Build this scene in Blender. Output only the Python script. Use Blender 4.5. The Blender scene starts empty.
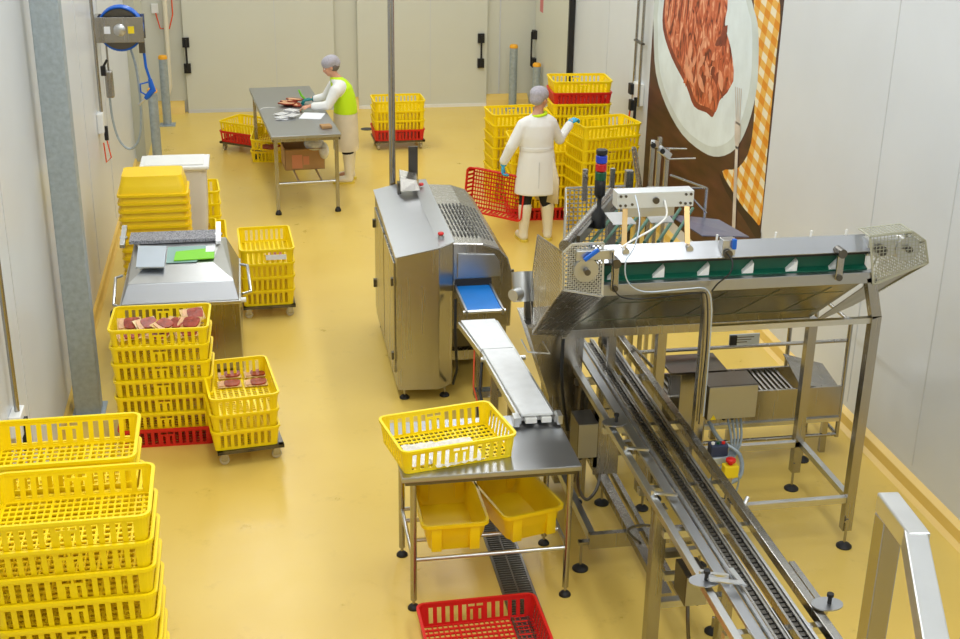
import bpy, bmesh, math, random
from mathutils import Vector, Matrix
random.seed(7)
R = math.radians
scn = bpy.context.scene
col = scn.collection

# ------------------------------------------------------------------ materials
def lin(c):
    return tuple((v/255/12.92 if v/255 <= .04045 else ((v/255+.055)/1.055)**2.4) for v in c)

def mat(name, rgb, rough=.5, metal=0., noise=0., nscale=8., bump=0., bscale=60., alpha=1., trans=0., spec=.5,
        stretch=(1,1,1), emis=0., sss=0.):
    m = bpy.data.materials.new(name); m.use_nodes = True
    nt = m.node_tree; b = nt.nodes['Principled BSDF']
    c = lin(rgb) + (1,)
    b.inputs['Base Color'].default_value = c
    b.inputs['Roughness'].default_value = rough
    b.inputs['Metallic'].default_value = metal
    b.inputs['Specular IOR Level'].default_value = spec
    if alpha < 1: b.inputs['Alpha'].default_value = alpha
    if trans: b.inputs['Transmission Weight'].default_value = trans
    if emis:
        b.inputs['Emission Color'].default_value = c; b.inputs['Emission Strength'].default_value = emis
    tc = nt.nodes.new('ShaderNodeTexCoord'); mp = nt.nodes.new('ShaderNodeMapping')
    mp.inputs['Scale'].default_value = stretch
    nt.links.new(tc.outputs['Object'], mp.inputs['Vector'])
    nz = nt.nodes.new('ShaderNodeTexNoise'); nz.inputs['Scale'].default_value = nscale
    nz.inputs['Detail'].default_value = 4
    nt.links.new(mp.outputs[0], nz.inputs['Vector'])
    if noise:
        cr = nt.nodes.new('ShaderNodeValToRGB')
        cr.color_ramp.elements[0].position = .3; cr.color_ramp.elements[1].position = .7
        cr.color_ramp.elements[0].color = tuple(max(0, v*(1-noise)) for v in c[:3]) + (1,)
        cr.color_ramp.elements[1].color = tuple(min(1, v*(1+noise)) for v in c[:3]) + (1,)
        nt.links.new(nz.outputs['Fac'], cr.inputs['Fac'])
        nt.links.new(cr.outputs['Color'], b.inputs['Base Color'])
    if metal > .5:
        mr = nt.nodes.new('ShaderNodeMapRange')
        mr.inputs['To Min'].default_value = max(.05, rough-.02); mr.inputs['To Max'].default_value = rough+.05
        nt.links.new(nz.outputs['Fac'], mr.inputs['Value']); nt.links.new(mr.outputs[0], b.inputs['Roughness'])
    if bump:
        n2 = nt.nodes.new('ShaderNodeTexNoise'); n2.inputs['Scale'].default_value = bscale
        nt.links.new(mp.outputs[0], n2.inputs['Vector'])
        bp = nt.nodes.new('ShaderNodeBump'); bp.inputs['Strength'].default_value = bump; bp.inputs['Distance'].default_value = .01
        nt.links.new(n2.outputs['Fac'], bp.inputs['Height']); nt.links.new(bp.outputs[0], b.inputs['Normal'])
    return m

M = dict(
    yellow=mat('yellow_plastic', (255,222,6), .38, noise=.04, nscale=3),
    tubyellow=mat('yellow_tub_plastic', (255,212,8), .35, noise=.04, nscale=3),
    red=mat('red_plastic', (214,30,26), .4, noise=.06, nscale=4),
    steel=mat('brushed_steel', (172,169,164), .25, 1, noise=.03, nscale=30, stretch=(1,1,.05)),
    steelb=mat('bright_steel', (205,206,206), .28, 1, noise=.02, nscale=14),
    steelm=mat('matte_steel_sheet', (176,178,182), .34, 1, noise=.02, nscale=10, stretch=(.1,1,1)),
    steeld=mat('dark_steel', (104,100,94), .28, 1, noise=.05, nscale=9),
    galv=mat('galvanised_steel', (168,180,188), .5, .5, noise=.12, nscale=26, bump=.1),
    wall=mat('wall_panel', (216,220,224), .32, noise=.03, nscale=1.2),
    wallback=mat('back_wall_panel', (210,210,196), .45, noise=.02, nscale=1),
    doorm=mat('cool_room_door_panel', (212,212,198), .45, noise=.02, nscale=1),
    seam=mat('panel_seam', (205,207,208), .6),
    black=mat('black_rubber', (22,22,24), .55, noise=.1),
    blackg=mat('dark_gap', (40,38,36), .7),
    blue=mat('blue_plastic', (10,96,200), .35),
    bluebelt=mat('blue_belt', (20,120,205), .45, noise=.05),
    white=mat('white_plastic', (236,236,232), .4, noise=.02),
    belt=mat('white_belt', (232,234,236), .35, noise=.05, nscale=14, bump=.15, bscale=20),
    green=mat('green_belt', (10,88,66), .45, noise=.08),
    greend=mat('green_rod', (70,112,92), .5),
    coat=mat('white_cotton', (238,238,234), .85, bump=.25, bscale=14),
    apron=mat('translucent_apron', (240,226,196), .5, noise=.05, alpha=.75),
    vest=mat('lime_vest', (205,245,20), .7, bump=.2, bscale=16),
    skin=mat('skin', (214,158,128), .55, noise=.05),
    trouser=mat('black_trousers', (26,26,30), .8, bump=.1),
    boot=mat('white_rubber_boot', (238,230,206), .45),
    sole=mat('yellow_boot_sole', (226,200,70), .6),
    net=mat('hair_net', (176,172,180), .9, noise=.15, nscale=60, bump=.3, bscale=90),
    hair=mat('grey_hair', (120,110,104), .9),
    glove=mat('blue_glove', (60,170,215), .5),
    gloveg=mat('teal_glove', (16,120,120), .5),
    card=mat('brown_cardboard', (178,138,90), .85, noise=.06),
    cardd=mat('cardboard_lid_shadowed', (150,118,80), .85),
    paper=mat('white_paper', (236,238,242), .7),
    bag=mat('clear_film', (240,240,240), .2, alpha=.78, noise=.08, nscale=40, bump=.6, bscale=40),
    meat=mat('red_meat', (150,58,36), .35, noise=.35, nscale=24, bump=.4, bscale=30),
    meatp=mat('pale_meat', (226,178,132), .4, noise=.2, nscale=24, bump=.3),
    amber=mat('amber_wrap', (226,190,120), .25, noise=.2, nscale=20, alpha=.85),
    granite=mat('speckled_mat', (140,140,146), .6, noise=.75, nscale=90),
    leaf=mat('lime_booklet', (128,212,40), .5),
    litegrey=mat('light_grey_sheet', (200,212,226), .35, .6),
    clear=mat('frosted_tub', (244,240,232), .3, alpha=.8, trans=.0),
    orange=mat('orange_cap', (240,170,30), .5),
    orangec=mat('orange_cable', (230,80,30), .5),
    wheel=mat('grey_wheel', (190,176,140), .6),
    signred=mat('red_lens', (190,20,24), .3), signblue=mat('blue_lens', (20,60,190), .3), signgreen=mat('green_lens', (8,80,50), .3),
    pink=mat('pink_sign', (206,120,120), .6),
    stickery=mat('yellow_sticker', (236,208,24), .5),
    grate=mat('drain_grate', (140,136,130), .35, 1, noise=.1),
    slot=mat('slot_dark', (66,64,60), .6),
    pvc=mat('cream_pipe', (228,220,196), .4),
)

def floor_mat():
    m = bpy.data.materials.new('epoxy_floor'); m.use_nodes = True
    nt = m.node_tree; b = nt.nodes['Principled BSDF']
    tc = nt.nodes.new('ShaderNodeTexCoord')
    n1 = nt.nodes.new('ShaderNodeTexNoise'); n1.inputs['Scale'].default_value = .7; n1.inputs['Detail'].default_value = 5
    cr = nt.nodes.new('ShaderNodeValToRGB')
    cr.color_ramp.elements[0].position = .3; cr.color_ramp.elements[0].color = lin((220,186,88)) + (1,)
    cr.color_ramp.elements[1].position = .7; cr.color_ramp.elements[1].color = lin((229,198,102)) + (1,)
    nt.links.new(tc.outputs['Object'], n1.inputs['Vector']); nt.links.new(n1.outputs['Fac'], cr.inputs['Fac'])
    n3 = nt.nodes.new('ShaderNodeTexNoise'); n3.inputs['Scale'].default_value = 3.2; n3.inputs['Detail'].default_value = 6; n3.inputs['Roughness'].default_value = .7
    cr3 = nt.nodes.new('ShaderNodeValToRGB'); cr3.color_ramp.elements[0].position = .25; cr3.color_ramp.elements[1].position = .42
    cr3.color_ramp.elements[0].color = (.72,.68,.6,1); cr3.color_ramp.elements[1].color = (1,1,1,1)
    mx = nt.nodes.new('ShaderNodeMix'); mx.data_type = 'RGBA'; mx.blend_type = 'MULTIPLY'; mx.inputs[0].default_value = .5
    nt.links.new(tc.outputs['Object'], n3.inputs['Vector']); nt.links.new(n3.outputs['Fac'], cr3.inputs['Fac'])
    nt.links.new(cr.outputs['Color'], mx.inputs[6]); nt.links.new(cr3.outputs['Color'], mx.inputs[7])
    nt.links.new(mx.outputs[2], b.inputs['Base Color'])
    mr = nt.nodes.new('ShaderNodeMapRange'); mr.inputs['To Min'].default_value = .2; mr.inputs['To Max'].default_value = .42
    nt.links.new(n3.outputs['Fac'], mr.inputs['Value']); nt.links.new(mr.outputs[0], b.inputs['Roughness'])
    n2 = nt.nodes.new('ShaderNodeTexNoise'); n2.inputs['Scale'].default_value = 130
    bp = nt.nodes.new('ShaderNodeBump'); bp.inputs['Strength'].default_value = .12; bp.inputs['Distance'].default_value = .004
    nt.links.new(tc.outputs['Object'], n2.inputs['Vector']); nt.links.new(n2.outputs['Fac'], bp.inputs['Height']); nt.links.new(bp.outputs[0], b.inputs['Normal'])
    return m
M['floor'] = floor_mat()
M['kerb'] = mat('yellow_kerb', (228,192,100), .4, noise=.05, nscale=3)

def mesh_mat():      # fine square mesh / perforated steel as real alpha holes
    m = bpy.data.materials.new('perforated_steel'); m.use_nodes = True
    nt = m.node_tree; b = nt.nodes['Principled BSDF']
    b.inputs['Base Color'].default_value = lin((214,214,208)) + (1,); b.inputs['Metallic'].default_value = .7; b.inputs['Roughness'].default_value = .4
    return m
M['mesh'] = mesh_mat()

# ------------------------------------------------------------------ mesh builder
class MB:
    def __init__(s): s.bm = bmesh.new()
    def _add(s, verts, faces):
        vs = [s.bm.verts.new(v) for v in verts]
        for f in faces:
            try: s.bm.faces.new([vs[i] for i in f])
            except ValueError: pass
        return s
    def box(s, x0, x1, y0, y1, z0, z1, bev=0.):
        if bev > 0:
            b2 = bmesh.new()
            vs = [b2.verts.new((x, y, z)) for x in (x0, x1) for y in (y0, y1) for z in (z0, z1)]
            for f in ((0,1,3,2),(4,6,7,5),(0,4,5,1),(2,3,7,6),(0,2,6,4),(1,5,7,3)): b2.faces.new([vs[i] for i in f])
            bmesh.ops.bevel(b2, geom=b2.edges[:], offset=bev, segments=2, affect='EDGES', profile=.6)
            s.merge(b2); b2.free(); return s
        v = [(x, y, z) for x in (x0, x1) for y in (y0, y1) for z in (z0, z1)]
        return s._add(v, ((0,1,3,2),(4,6,7,5),(0,4,5,1),(2,3,7,6),(0,2,6,4),(1,5,7,3)))
    def merge(s, b2, mtx=None):
        mp = {}
        for v in b2.verts: mp[v] = s.bm.verts.new((mtx @ v.co) if mtx else v.co)
        for f in b2.faces:
            try: s.bm.faces.new([mp[v] for v in f.verts])
            except ValueError: pass
    def hexa(s, bot, top):      # 4 bottom points, 4 top points
        return s._add(list(bot)+list(top), ((3,2,1,0),(4,5,6,7),(0,1,5,4),(1,2,6,5),(2,3,7,6),(3,0,4,7)))
    def bar(s, a, b, w, h=None, up=(0,0,1)):       # rectangular bar between two points
        a, b = Vector(a), Vector(b); h = h or w
        d = (b-a).normalized(); u = Vector(up)
        if abs(d.dot(u)) > .98: u = Vector((0,1,0))
        sx = d.cross(u).normalized(); sz = sx.cross(d)
        o = [(-1,-1),(1,-1),(1,1),(-1,1)]
        return s.hexa([a+sx*i*w/2+sz*j*h/2 for i, j in o], [b+sx*i*w/2+sz*j*h/2 for i, j in o])
    def tube(s, pts, r, seg=10, cap=True):
        pts = [Vector(p) for p in pts]; n = len(pts)
        rr = r if isinstance(r, (list, tuple)) else [r]*n
        d0 = (pts[1]-pts[0]).normalized()
        u = d0.orthogonal().normalized(); rings = []
        for i, p in enumerate(pts):
            d = ((pts[min(i+1, n-1)]-pts[max(i-1, 0)])).normalized()
            u = (u-d*u.dot(d)).normalized(); w = d.cross(u)
            rings.append([s.bm.verts.new(p+(u*math.cos(2*math.pi*k/seg)+w*math.sin(2*math.pi*k/seg))*rr[i]) for k in range(seg)])
        for i in range(n-1):
            for k in range(seg):
                s.bm.faces.new((rings[i][k], rings[i][(k+1) % seg], rings[i+1][(k+1) % seg], rings[i+1][k]))
        if cap:
            s.bm.faces.new(rings[0][::-1]); s.bm.faces.new(rings[-1])
        return s
    def cyl(s, a, b, r, seg=20, r2=None):
        return s.tube([a, b], [r, r if r2 is None else r2], seg)
    def lathe(s, prof, c=(0,0,0), seg=24, axis='z'):
        rings = []
        def P(r, z, t):
            x, y = r*math.cos(t), r*math.sin(t)
            v = {'z': (x, y, z), 'y': (x, z, y), 'x': (z, x, y)}[axis]
            return (v[0]+c[0], v[1]+c[1], v[2]+c[2])
        for r, z in prof: rings.append([s.bm.verts.new(P(max(r, 1e-4), z, 2*math.pi*k/seg)) for k in range(seg)])
        for i in range(len(rings)-1):
            for k in range(seg):
                s.bm.faces.new((rings[i][k], rings[i][(k+1) % seg], rings[i+1][(k+1) % seg], rings[i+1][k]))
        s.bm.faces.new(rings[0][::-1]); s.bm.faces.new(rings[-1])
        return s
    def loft(s, rings, seg=20, cap=True):      # rings: (center, rx, ry[, z-rot])
        rs = []
        for rg in rings:
            c, rx, ry = rg[:3]; a = rg[3] if len(rg) > 3 else 0
            ring = []
            for k in range(seg):
                t = 2*math.pi*k/seg; x, y = rx*math.cos(t), ry*math.sin(t)
                ring.append(s.bm.verts.new((c[0]+x*math.cos(a)-y*math.sin(a), c[1]+x*math.sin(a)+y*math.cos(a), c[2])))
            rs.append(ring)
        for i in range(len(rs)-1):
            for k in range(seg): s.bm.faces.new((rs[i][k], rs[i][(k+1) % seg], rs[i+1][(k+1) % seg], rs[i+1][k]))
        if cap: s.bm.faces.new(rs[0][::-1]); s.bm.faces.new(rs[-1])
        return s
    def ball(s, c, rx, ry=None, rz=None, seg=16, rot=None):
        b2 = bmesh.new(); bmesh.ops.create_uvsphere(b2, u_segments=seg, v_segments=max(6, seg*2//3), radius=1)
        mt = Matrix.Translation(Vector(c)) @ (rot.to_4x4() if rot else Matrix.Identity(4)) @ Matrix.Diagonal((rx, ry or rx, rz or rx, 1))
        s.merge(b2, mt); b2.free(); return s
    def prism(s, poly, axis, a, b):      # 2D polygon extruded along an axis
        def P(p, t):
            return {'x': (t, p[0], p[1]), 'y': (p[0], t, p[1]), 'z': (p[0], p[1], t)}[axis]
        n = len(poly)
        vs = [P(p, a) for p in poly]+[P(p, b) for p in poly]
        return s._add(vs, [tuple(range(n))[::-1], tuple(range(n, 2*n))]+[(i, (i+1) % n, n+(i+1) % n, n+i) for i in range(n)])
    def plate(s, pts, t):      # planar polygon thickened by t along its normal
        pts = [Vector(p) for p in pts]; n = len(pts)
        nr = Vector((0,0,0))
        for i in range(n): nr += pts[i].cross(pts[(i+1) % n])
        nr.normalize()
        vs = pts+[p+nr*t for p in pts]
        return s._add(vs, [tuple(range(n))[::-1], tuple(range(n, 2*n))]+[(i, (i+1) % n, n+(i+1) % n, n+i) for i in range(n)])
    def grid(s, o, u, v, nu, nv, w, t=.003):      # wire mesh spanned by vectors u, v from corner o
        o, u, v = Vector(o), Vector(u), Vector(v); n = u.cross(v).normalized()
        for i in range(nu+1): s.bar(o+u*i/nu, o+u*i/nu+v, w, t, n)
        for j in range(nv+1): s.bar(o+v*j/nv, o+v*j/nv+u, w, t, n)
        return s
    def build(s, name, m, parent=None, loc=None, smooth=False, bevel=0., mtx=None):
        if mtx is not None: bmesh.ops.transform(s.bm, matrix=mtx, verts=s.bm.verts)
        off = Vector((0,0,0))
        p = parent
        isloc = False
        while p is not None:
            off += p.location; isloc = isloc or bool(p.get('_local')); p = p.parent
        if loc is not None: off2 = Vector(loc)
        else: off2 = Vector((0,0,0))
        if parent is not None and not isloc: bmesh.ops.translate(s.bm, vec=-off, verts=s.bm.verts)
        if loc is not None and parent is None: bmesh.ops.translate(s.bm, vec=-off2, verts=s.bm.verts)
        bmesh.ops.recalc_face_normals(s.bm, faces=s.bm.faces)
        me = bpy.data.meshes.new(name); s.bm.to_mesh(me); s.bm.free()
        if smooth:
            for f in me.polygons: f.use_smooth = True
            if smooth != 'all':
                try: me.set_sharp_from_angle(angle=R(40))
                except Exception: pass
        me.materials.append(m)
        o = bpy.data.objects.new(name, me); col.objects.link(o)
        if parent is not None: o.parent = parent
        if loc is not None: o.location = off2
        if bevel:
            md = o.modifiers.new('bevel', 'BEVEL'); md.width = bevel; md.segments = 2; md.limit_method = 'ANGLE'
        return o

def tag(o, label, cat, group=None):
    o['label'] = label; o['category'] = cat
    if group: o['group'] = group
    return o
def struct(o): o['kind'] = 'structure'; return o
def thing(name, loc, label, cat, group=None, rz=0):
    o = bpy.data.objects.new(name, None); col.objects.link(o); o.location = loc; o.rotation_euler = (0,0,rz)
    o.empty_display_size = .1
    return tag(o, label, cat, group)
def local(o):      # parts of this thing are given in its own coordinates
    o['_local'] = 1; return o
def copy_tree(o, parent=None):
    c = o.copy(); col.objects.link(c)
    if parent is not None: c.parent = parent
    for ch in list(o.children): copy_tree(ch, c)
    return c

# ------------------------------------------------------------------ room
XL, XR, YB, ZC, YF = -1.5, 4.4, 19.6, 6.0, -3.
struct(MB().box(XL-.2, XR+.2, YF-.2, YB+.2, -.1, 0).build('floor', M['floor']))
struct(MB().box(XL-.2, XR+.2, YF-.2, YB+.2, ZC, ZC+.1).build('ceiling', M['wall']))
struct(MB().box(XL-.2, XL, YF, YB, 0, ZC).build('wall_left', M['wall']))
struct(MB().box(XR, XR+.2, YF, YB, 0, ZC).build('wall_right', M['wall']))
struct(MB().box(XL-.2, XR+.2, YB, YB+.2, 0, ZC).build('wall_back', M['wallback']))
struct(MB().box(XL-.2, XR+.2, YF-.2, YF, 0, ZC).build('wall_front', M['wall']))
# coved kerb along the right wall, stops at the sliding door
kp = [(XR, 0), (XR-.1, 0), (XR-.06, .02), (XR-.045, .085), (XR, .11)]
struct(MB().prism(kp, 'y', YF, 17.2).build('baseboard_right', M['kerb']))
kp = [(XL, 0), (XL+.05, 0), (XL+.03, .02), (XL+.02, .07), (XL, .09)]
struct(MB().prism(kp, 'y', YF, 16.6).build('baseboard_left', M['kerb']))
b = MB()
for a, c in ((XL, -.98), (1.27, 1.62), (3.6, 4.26)):
    b.prism([(YB, 0), (YB-.16, 0), (YB-.12, .1), (YB-.05, .15), (YB, .17)], 'x', a, c)
struct(b.build('baseboard_back', M['kerb']))
# vertical panel joints
b = MB()
for y in (2.2, 3.3, 4.4, 5.5, 6.4, 7.28, 8.32, 15.6): b.box(XR-.004, XR, y-.004, y+.004, .16, ZC)
struct(b.build('trim_1', M['seam']))
b = MB()
for y in (4.2, 5.4, 6.6, 7.8, 10.2, 12.0, 13.8): b.box(XL, XL+.004, y-.004, y+.004, .16, ZC)
struct(b.build('trim_2', M['seam']))
# left end column boxing
struct(MB().box(XL, XL+.13, 16.75, 17.9, 0, ZC).build('trim_3', mat('boxing_panel', (190,190,172), .5)))

# sliding cool-room doors on the back wall
def back_door(name, x0, x1, seams, handle_x):
    d = struct(MB().box(x0, x1, YB-.09, YB-.01, .03, 3.2, .006).build(name, M['doorm'], loc=(x0, YB-.05, 0)))
    b = MB()
    for s in seams: b.box(s-.004, s+.004, YB-.093, YB-.088, .08, 3.2)
    b.build('panel_joint', M['seam'], d)
    MB().box(x0, x1, YB-.1, YB-.085, .0, .05).build('bottom_seal', M['white'] if x0 > 0 else M['seam'], d)
    h = MB()
    hx = handle_x
    h.box(hx-.05, hx+.05, YB-.13, YB-.09, .98, 1.12).box(hx-.05, hx+.05, YB-.13, YB-.09, .6, .74).cyl((hx, YB-.15, .62), (hx, YB-.15, 1.1), .015, 8)
    h.build('door_handle', M['black'], d)
back_door('door_1', -.93, 1.27, (.4,), -.9)
back_door('door_2', 1.62, 3.6, (2.72,), 3.5)
struct(MB().box(3.8, 3.82, YB-.012, YB, .18, ZC).build('trim_4', M['seam']))
# sliding door on the right wall
d = struct(MB().box(XR-.07, XR-.005, 17.35, 19.45, .05, 3.2, .006).build('door_3', M['wallback'], loc=(XR-.04, 18.4, 0)))
MB().box(XR-.08, XR-.005, 17.28, 17.35, .05, 3.2).build('door_seal', M['black'], d)
MB().box(XR-.13, XR-.07, 19.3, 19.42, 1.05, 1.18).box(XR-.13, XR-.07, 19.3, 19.42, .62, .76).cyl((XR-.14, 19.36, .64), (XR-.14, 19.36, 1.16), .014, 8).build('door_handle', M['black'], d)
MB().box(XR-.074, XR-.069, 18.95, 19.15, 1.5, 1.85).build('door_notice', M['pink'], d)

# galvanised column and its shadow gap
t = thing('steel_column', (-1.36, 9.3, 0), 'galvanised grey steel column standing against the left wall', 'column')
MB().box(-1.44, -1.25, 9.22, 9.38, 0, ZC).build('column_shaft', M['galv'], t, bevel=.008)
MB().box(-1.46, -1.22, 9.16, 9.45, 0, .012).build('base_plate', M['galv'], t)

# ------------------------------------------------------------------ mural on right wall
t = thing('wall_mural', (XR, 12.1, 0), 'large printed food mural of a plate, fork and checked napkin on the right wall', 'mural')
X0 = XR-.004
wood = mat('mural_dark_wood', (74,42,32), .45, noise=.6, nscale=2.2, stretch=(1,.6,3))
platem = mat('mural_plate', (222,234,238), .4, noise=.1, nscale=3)
plates = mat('mural_plate_rim', (204,214,212), .4, noise=.1, nscale=3)
def flat(pts, x): return MB().plate([(x, y, z) for y, z in pts], -.0008)
MB().box(X0, XR, 10.3, 13.8, .24, 4.9).build('printed_panel', wood, t)
def smoothpoly(P, n=4):
    out = []; L = len(P)
    for i in range(L):
        p0, p1, p2, p3 = P[i-1], P[i], P[(i+1) % L], P[(i+2) % L]
        for k in range(n):
            u = k/n
            out.append(tuple(.5*((2*p1[j])+(-p0[j]+p2[j])*u+(2*p0[j]-5*p1[j]+4*p2[j]-p3[j])*u*u+(-p0[j]+3*p1[j]-3*p2[j]+p3[j])*u**3) for j in (0,1)))
    return out
def polyplate(name, P, x, m, n=4):
    b = MB(); P = smoothpoly(P, n) if n > 1 else P
    vs = [b.bm.verts.new((x, p[0], p[1])) for p in P]
    b.bm.faces.new(vs)
    r = bmesh.ops.extrude_face_region(b.bm, geom=b.bm.faces[:])
    bmesh.ops.translate(b.bm, vec=(.0006,0,0), verts=[v for v in r['geom'] if isinstance(v, bmesh.types.BMVert)])
    bmesh.ops.triangulate(b.bm, faces=[f for f in b.bm.faces if len(f.verts) > 4])
    return b.build(name, m, t)
# checked napkin with a gingham pattern
gm = bpy.data.materials.new('mural_gingham'); gm.use_nodes = True
nt = gm.node_tree; bs = nt.nodes['Principled BSDF']; bs.inputs['Roughness'].default_value = .5
tc = nt.nodes.new('ShaderNodeTexCoord'); sx = nt.nodes.new('ShaderNodeSeparateXYZ'); mp = nt.nodes.new('ShaderNodeMapping')
mp.inputs['Rotation'].default_value = (R(-14),0,0)
nt.links.new(tc.outputs['Object'], mp.inputs['Vector']); nt.links.new(mp.outputs[0], sx.inputs[0])
def band(sock, sc):
    a = nt.nodes.new('ShaderNodeMath'); a.operation = 'MULTIPLY'; a.inputs[1].default_value = sc; nt.links.new(sock, a.inputs[0])
    f = nt.nodes.new('ShaderNodeMath'); f.operation = 'FRACT'; nt.links.new(a.outputs[0], f.inputs[0])
    g = nt.nodes.new('ShaderNodeMath'); g.operation = 'GREATER_THAN'; g.inputs[1].default_value = .5; nt.links.new(f.outputs[0], g.inputs[0])
    return g.outputs[0]
ad = nt.nodes.new('ShaderNodeMath'); nt.links.new(band(sx.outputs['Y'], 4.2), ad.inputs[0]); nt.links.new(band(sx.outputs['Z'], 7.2), ad.inputs[1])
dv = nt.nodes.new('ShaderNodeMath'); dv.operation = 'MULTIPLY'; dv.inputs[1].default_value = .5; nt.links.new(ad.outputs[0], dv.inputs[0])
cr = nt.nodes.new('ShaderNodeValToRGB'); cr.color_ramp.elements[0].color = lin((236,226,196))+(1,); cr.color_ramp.elements[1].color = lin((222,140,20))+(1,)
e = cr.color_ramp.elements.new(.5); e.color = lin((232,178,80))+(1,)
nt.links.new(dv.outputs[0], cr.inputs['Fac']); nt.links.new(cr.outputs[0], bs.inputs['Base Color'])
polyplate('printed_napkin', [(11.0,3.05),(10.72,3.2),(10.36,2.85),(10.34,2.4),(10.32,1.5),(10.32,.95),(10.6,.96),(11.0,1.04),(11.34,1.16),(10.95,1.3),(10.7,1.6),(10.75,2.2)], X0-.0008, gm, 3)
polyplate('printed_shadow', [(11.4,1.12),(10.9,1.0),(10.34,.93),(10.32,.8),(10.7,.88),(11.2,1.0)], X0-.0012, mat('mural_shadow', (40,22,16), .5), 3)
PL = [(13.82,2.41),(13.75,2.07),(13.58,1.66),(13.15,1.39),(12.56,1.22),(11.91,1.2),(11.46,1.27),(11.06,1.45),(10.82,1.72),(10.7,2.04),(10.71,2.33),(10.81,2.63),(11.0,2.81),(11.4,3.3),(12.0,3.7),(12.8,3.6),(13.5,3.1)]
PL = [(min(y, 13.79), z) for y, z in PL]
polyplate('printed_plate', [(min(12.25+(y-12.25)*1.0, 13.79), z) for y, z in PL], X0-.0018, plates, 3)
polyplate('printed_plate_well', [(12.25+(y-12.25)*.9, 2.4+(z-2.4)*.93) for y, z in PL], X0-.0024, platem, 3)
food = bpy.data.materials.new('mural_food'); food.use_nodes = True
nt = food.node_tree; bs = nt.nodes['Principled BSDF']; bs.inputs['Roughness'].default_value = .5
tc = nt.nodes.new('ShaderNodeTexCoord'); mp = nt.nodes.new('ShaderNodeMapping'); mp.inputs['Scale'].default_value = (1,1.6,.9); mp.inputs['Rotation'].default_value = (R(35),0,0)
vo = nt.nodes.new('ShaderNodeTexNoise'); vo.inputs['Scale'].default_value = 5.5; vo.inputs['Detail'].default_value = 5; vo.inputs['Distortion'].default_value = 1.6
cr = nt.nodes.new('ShaderNodeValToRGB')
for i_, (p_, c_) in enumerate(((.32,(92,34,20)),(.45,(186,84,46)),(.56,(206,110,72)),(.68,(236,176,140)))):
    e = cr.color_ramp.elements[i_] if i_ < 2 else cr.color_ramp.elements.new(p_)
    e.position = p_; e.color = lin(c_)+(1,)
nt.links.new(tc.outputs['Object'], mp.inputs['Vector']); nt.links.new(mp.outputs[0], vo.inputs['Vector']); nt.links.new(vo.outputs['Fac'], cr.inputs['Fac']); nt.links.new(cr.outputs[0], bs.inputs['Base Color'])
foodd = mat('mural_food_shade', (132,54,34), .5, noise=.4, nscale=6)
foodl = mat('mural_food_light', (222,150,116), .5, noise=.2, nscale=7)
FD = [(13.4,2.5),(13.37,2.22),(13.01,1.98),(12.49,1.79),(12.21,1.64),(11.84,1.66),(11.65,1.66),(11.54,1.83),(11.26,2.04),(11.39,2.31),(11.6,2.5),(11.58,2.73),(11.9,3.05),(12.8,3.1),(13.3,2.85)]
polyplate('printed_food_shadow', [(y+.06, z-.06) for y, z in FD], X0-.003, foodd, 3)
polyplate('printed_food', FD, X0-.0036, food, 3)
for k in range(46):
    y = random.uniform(11.55, 12.6); z = 1.78+random.random()*(.35+.35*(12.6-y)); a = random.uniform(.6, 2.6); l = random.uniform(.07, .16); w = random.uniform(.03, .07)
    c, s_ = math.cos(a), math.sin(a)
    polyplate('printed_flake', [(y+l*c, z+l*s_*.8), (y-w*s_, z+w*c), (y-l*c, z-l*s_*.8), (y+w*s_, z-w*c)], X0-.0042-k*.00002, [foodl, food, foodd][k % 3], 2)
for k in range(9):
    y = 12.55+k*.1; z = 2.5-k*.01
    polyplate('printed_fillet_grain', [(y, z+.5), (y+.03, z+.2), (y+.05, z-.1-.06*(k % 2)), (y+.02, z-.1), (y-.02, z+.2)], X0-.0043, foodd if k % 2 else foodl, 2)
fk = mat('mural_fork', (206,196,186), .4, noise=.2, nscale=5)
b = MB()
for i in range(4): b.plate([(X0-.0046, 11.2-.05*i, 2.0+.005*i), (X0-.0046, 11.185-.05*i, 2.0+.005*i), (X0-.0046, 11.08-.028*i, 1.68), (X0-.0046, 11.1-.028*i, 1.68)], -.0005)
b.plate([(X0-.0046, 11.13, 1.7), (X0-.0046, 10.97, 1.7), (X0-.0046, 10.96, 1.55), (X0-.0046, 11.0, 1.46), (X0-.0046, 11.05, 1.46), (X0-.0046, 11.1, 1.55)], -.0005)
b.plate([(X0-.0046, 11.06, 1.48), (X0-.0046, 10.99, 1.48), (X0-.0046, 10.84, .5), (X0-.0046, 10.93, .5)], -.0005)
b.build('printed_fork', fk, t)

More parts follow.
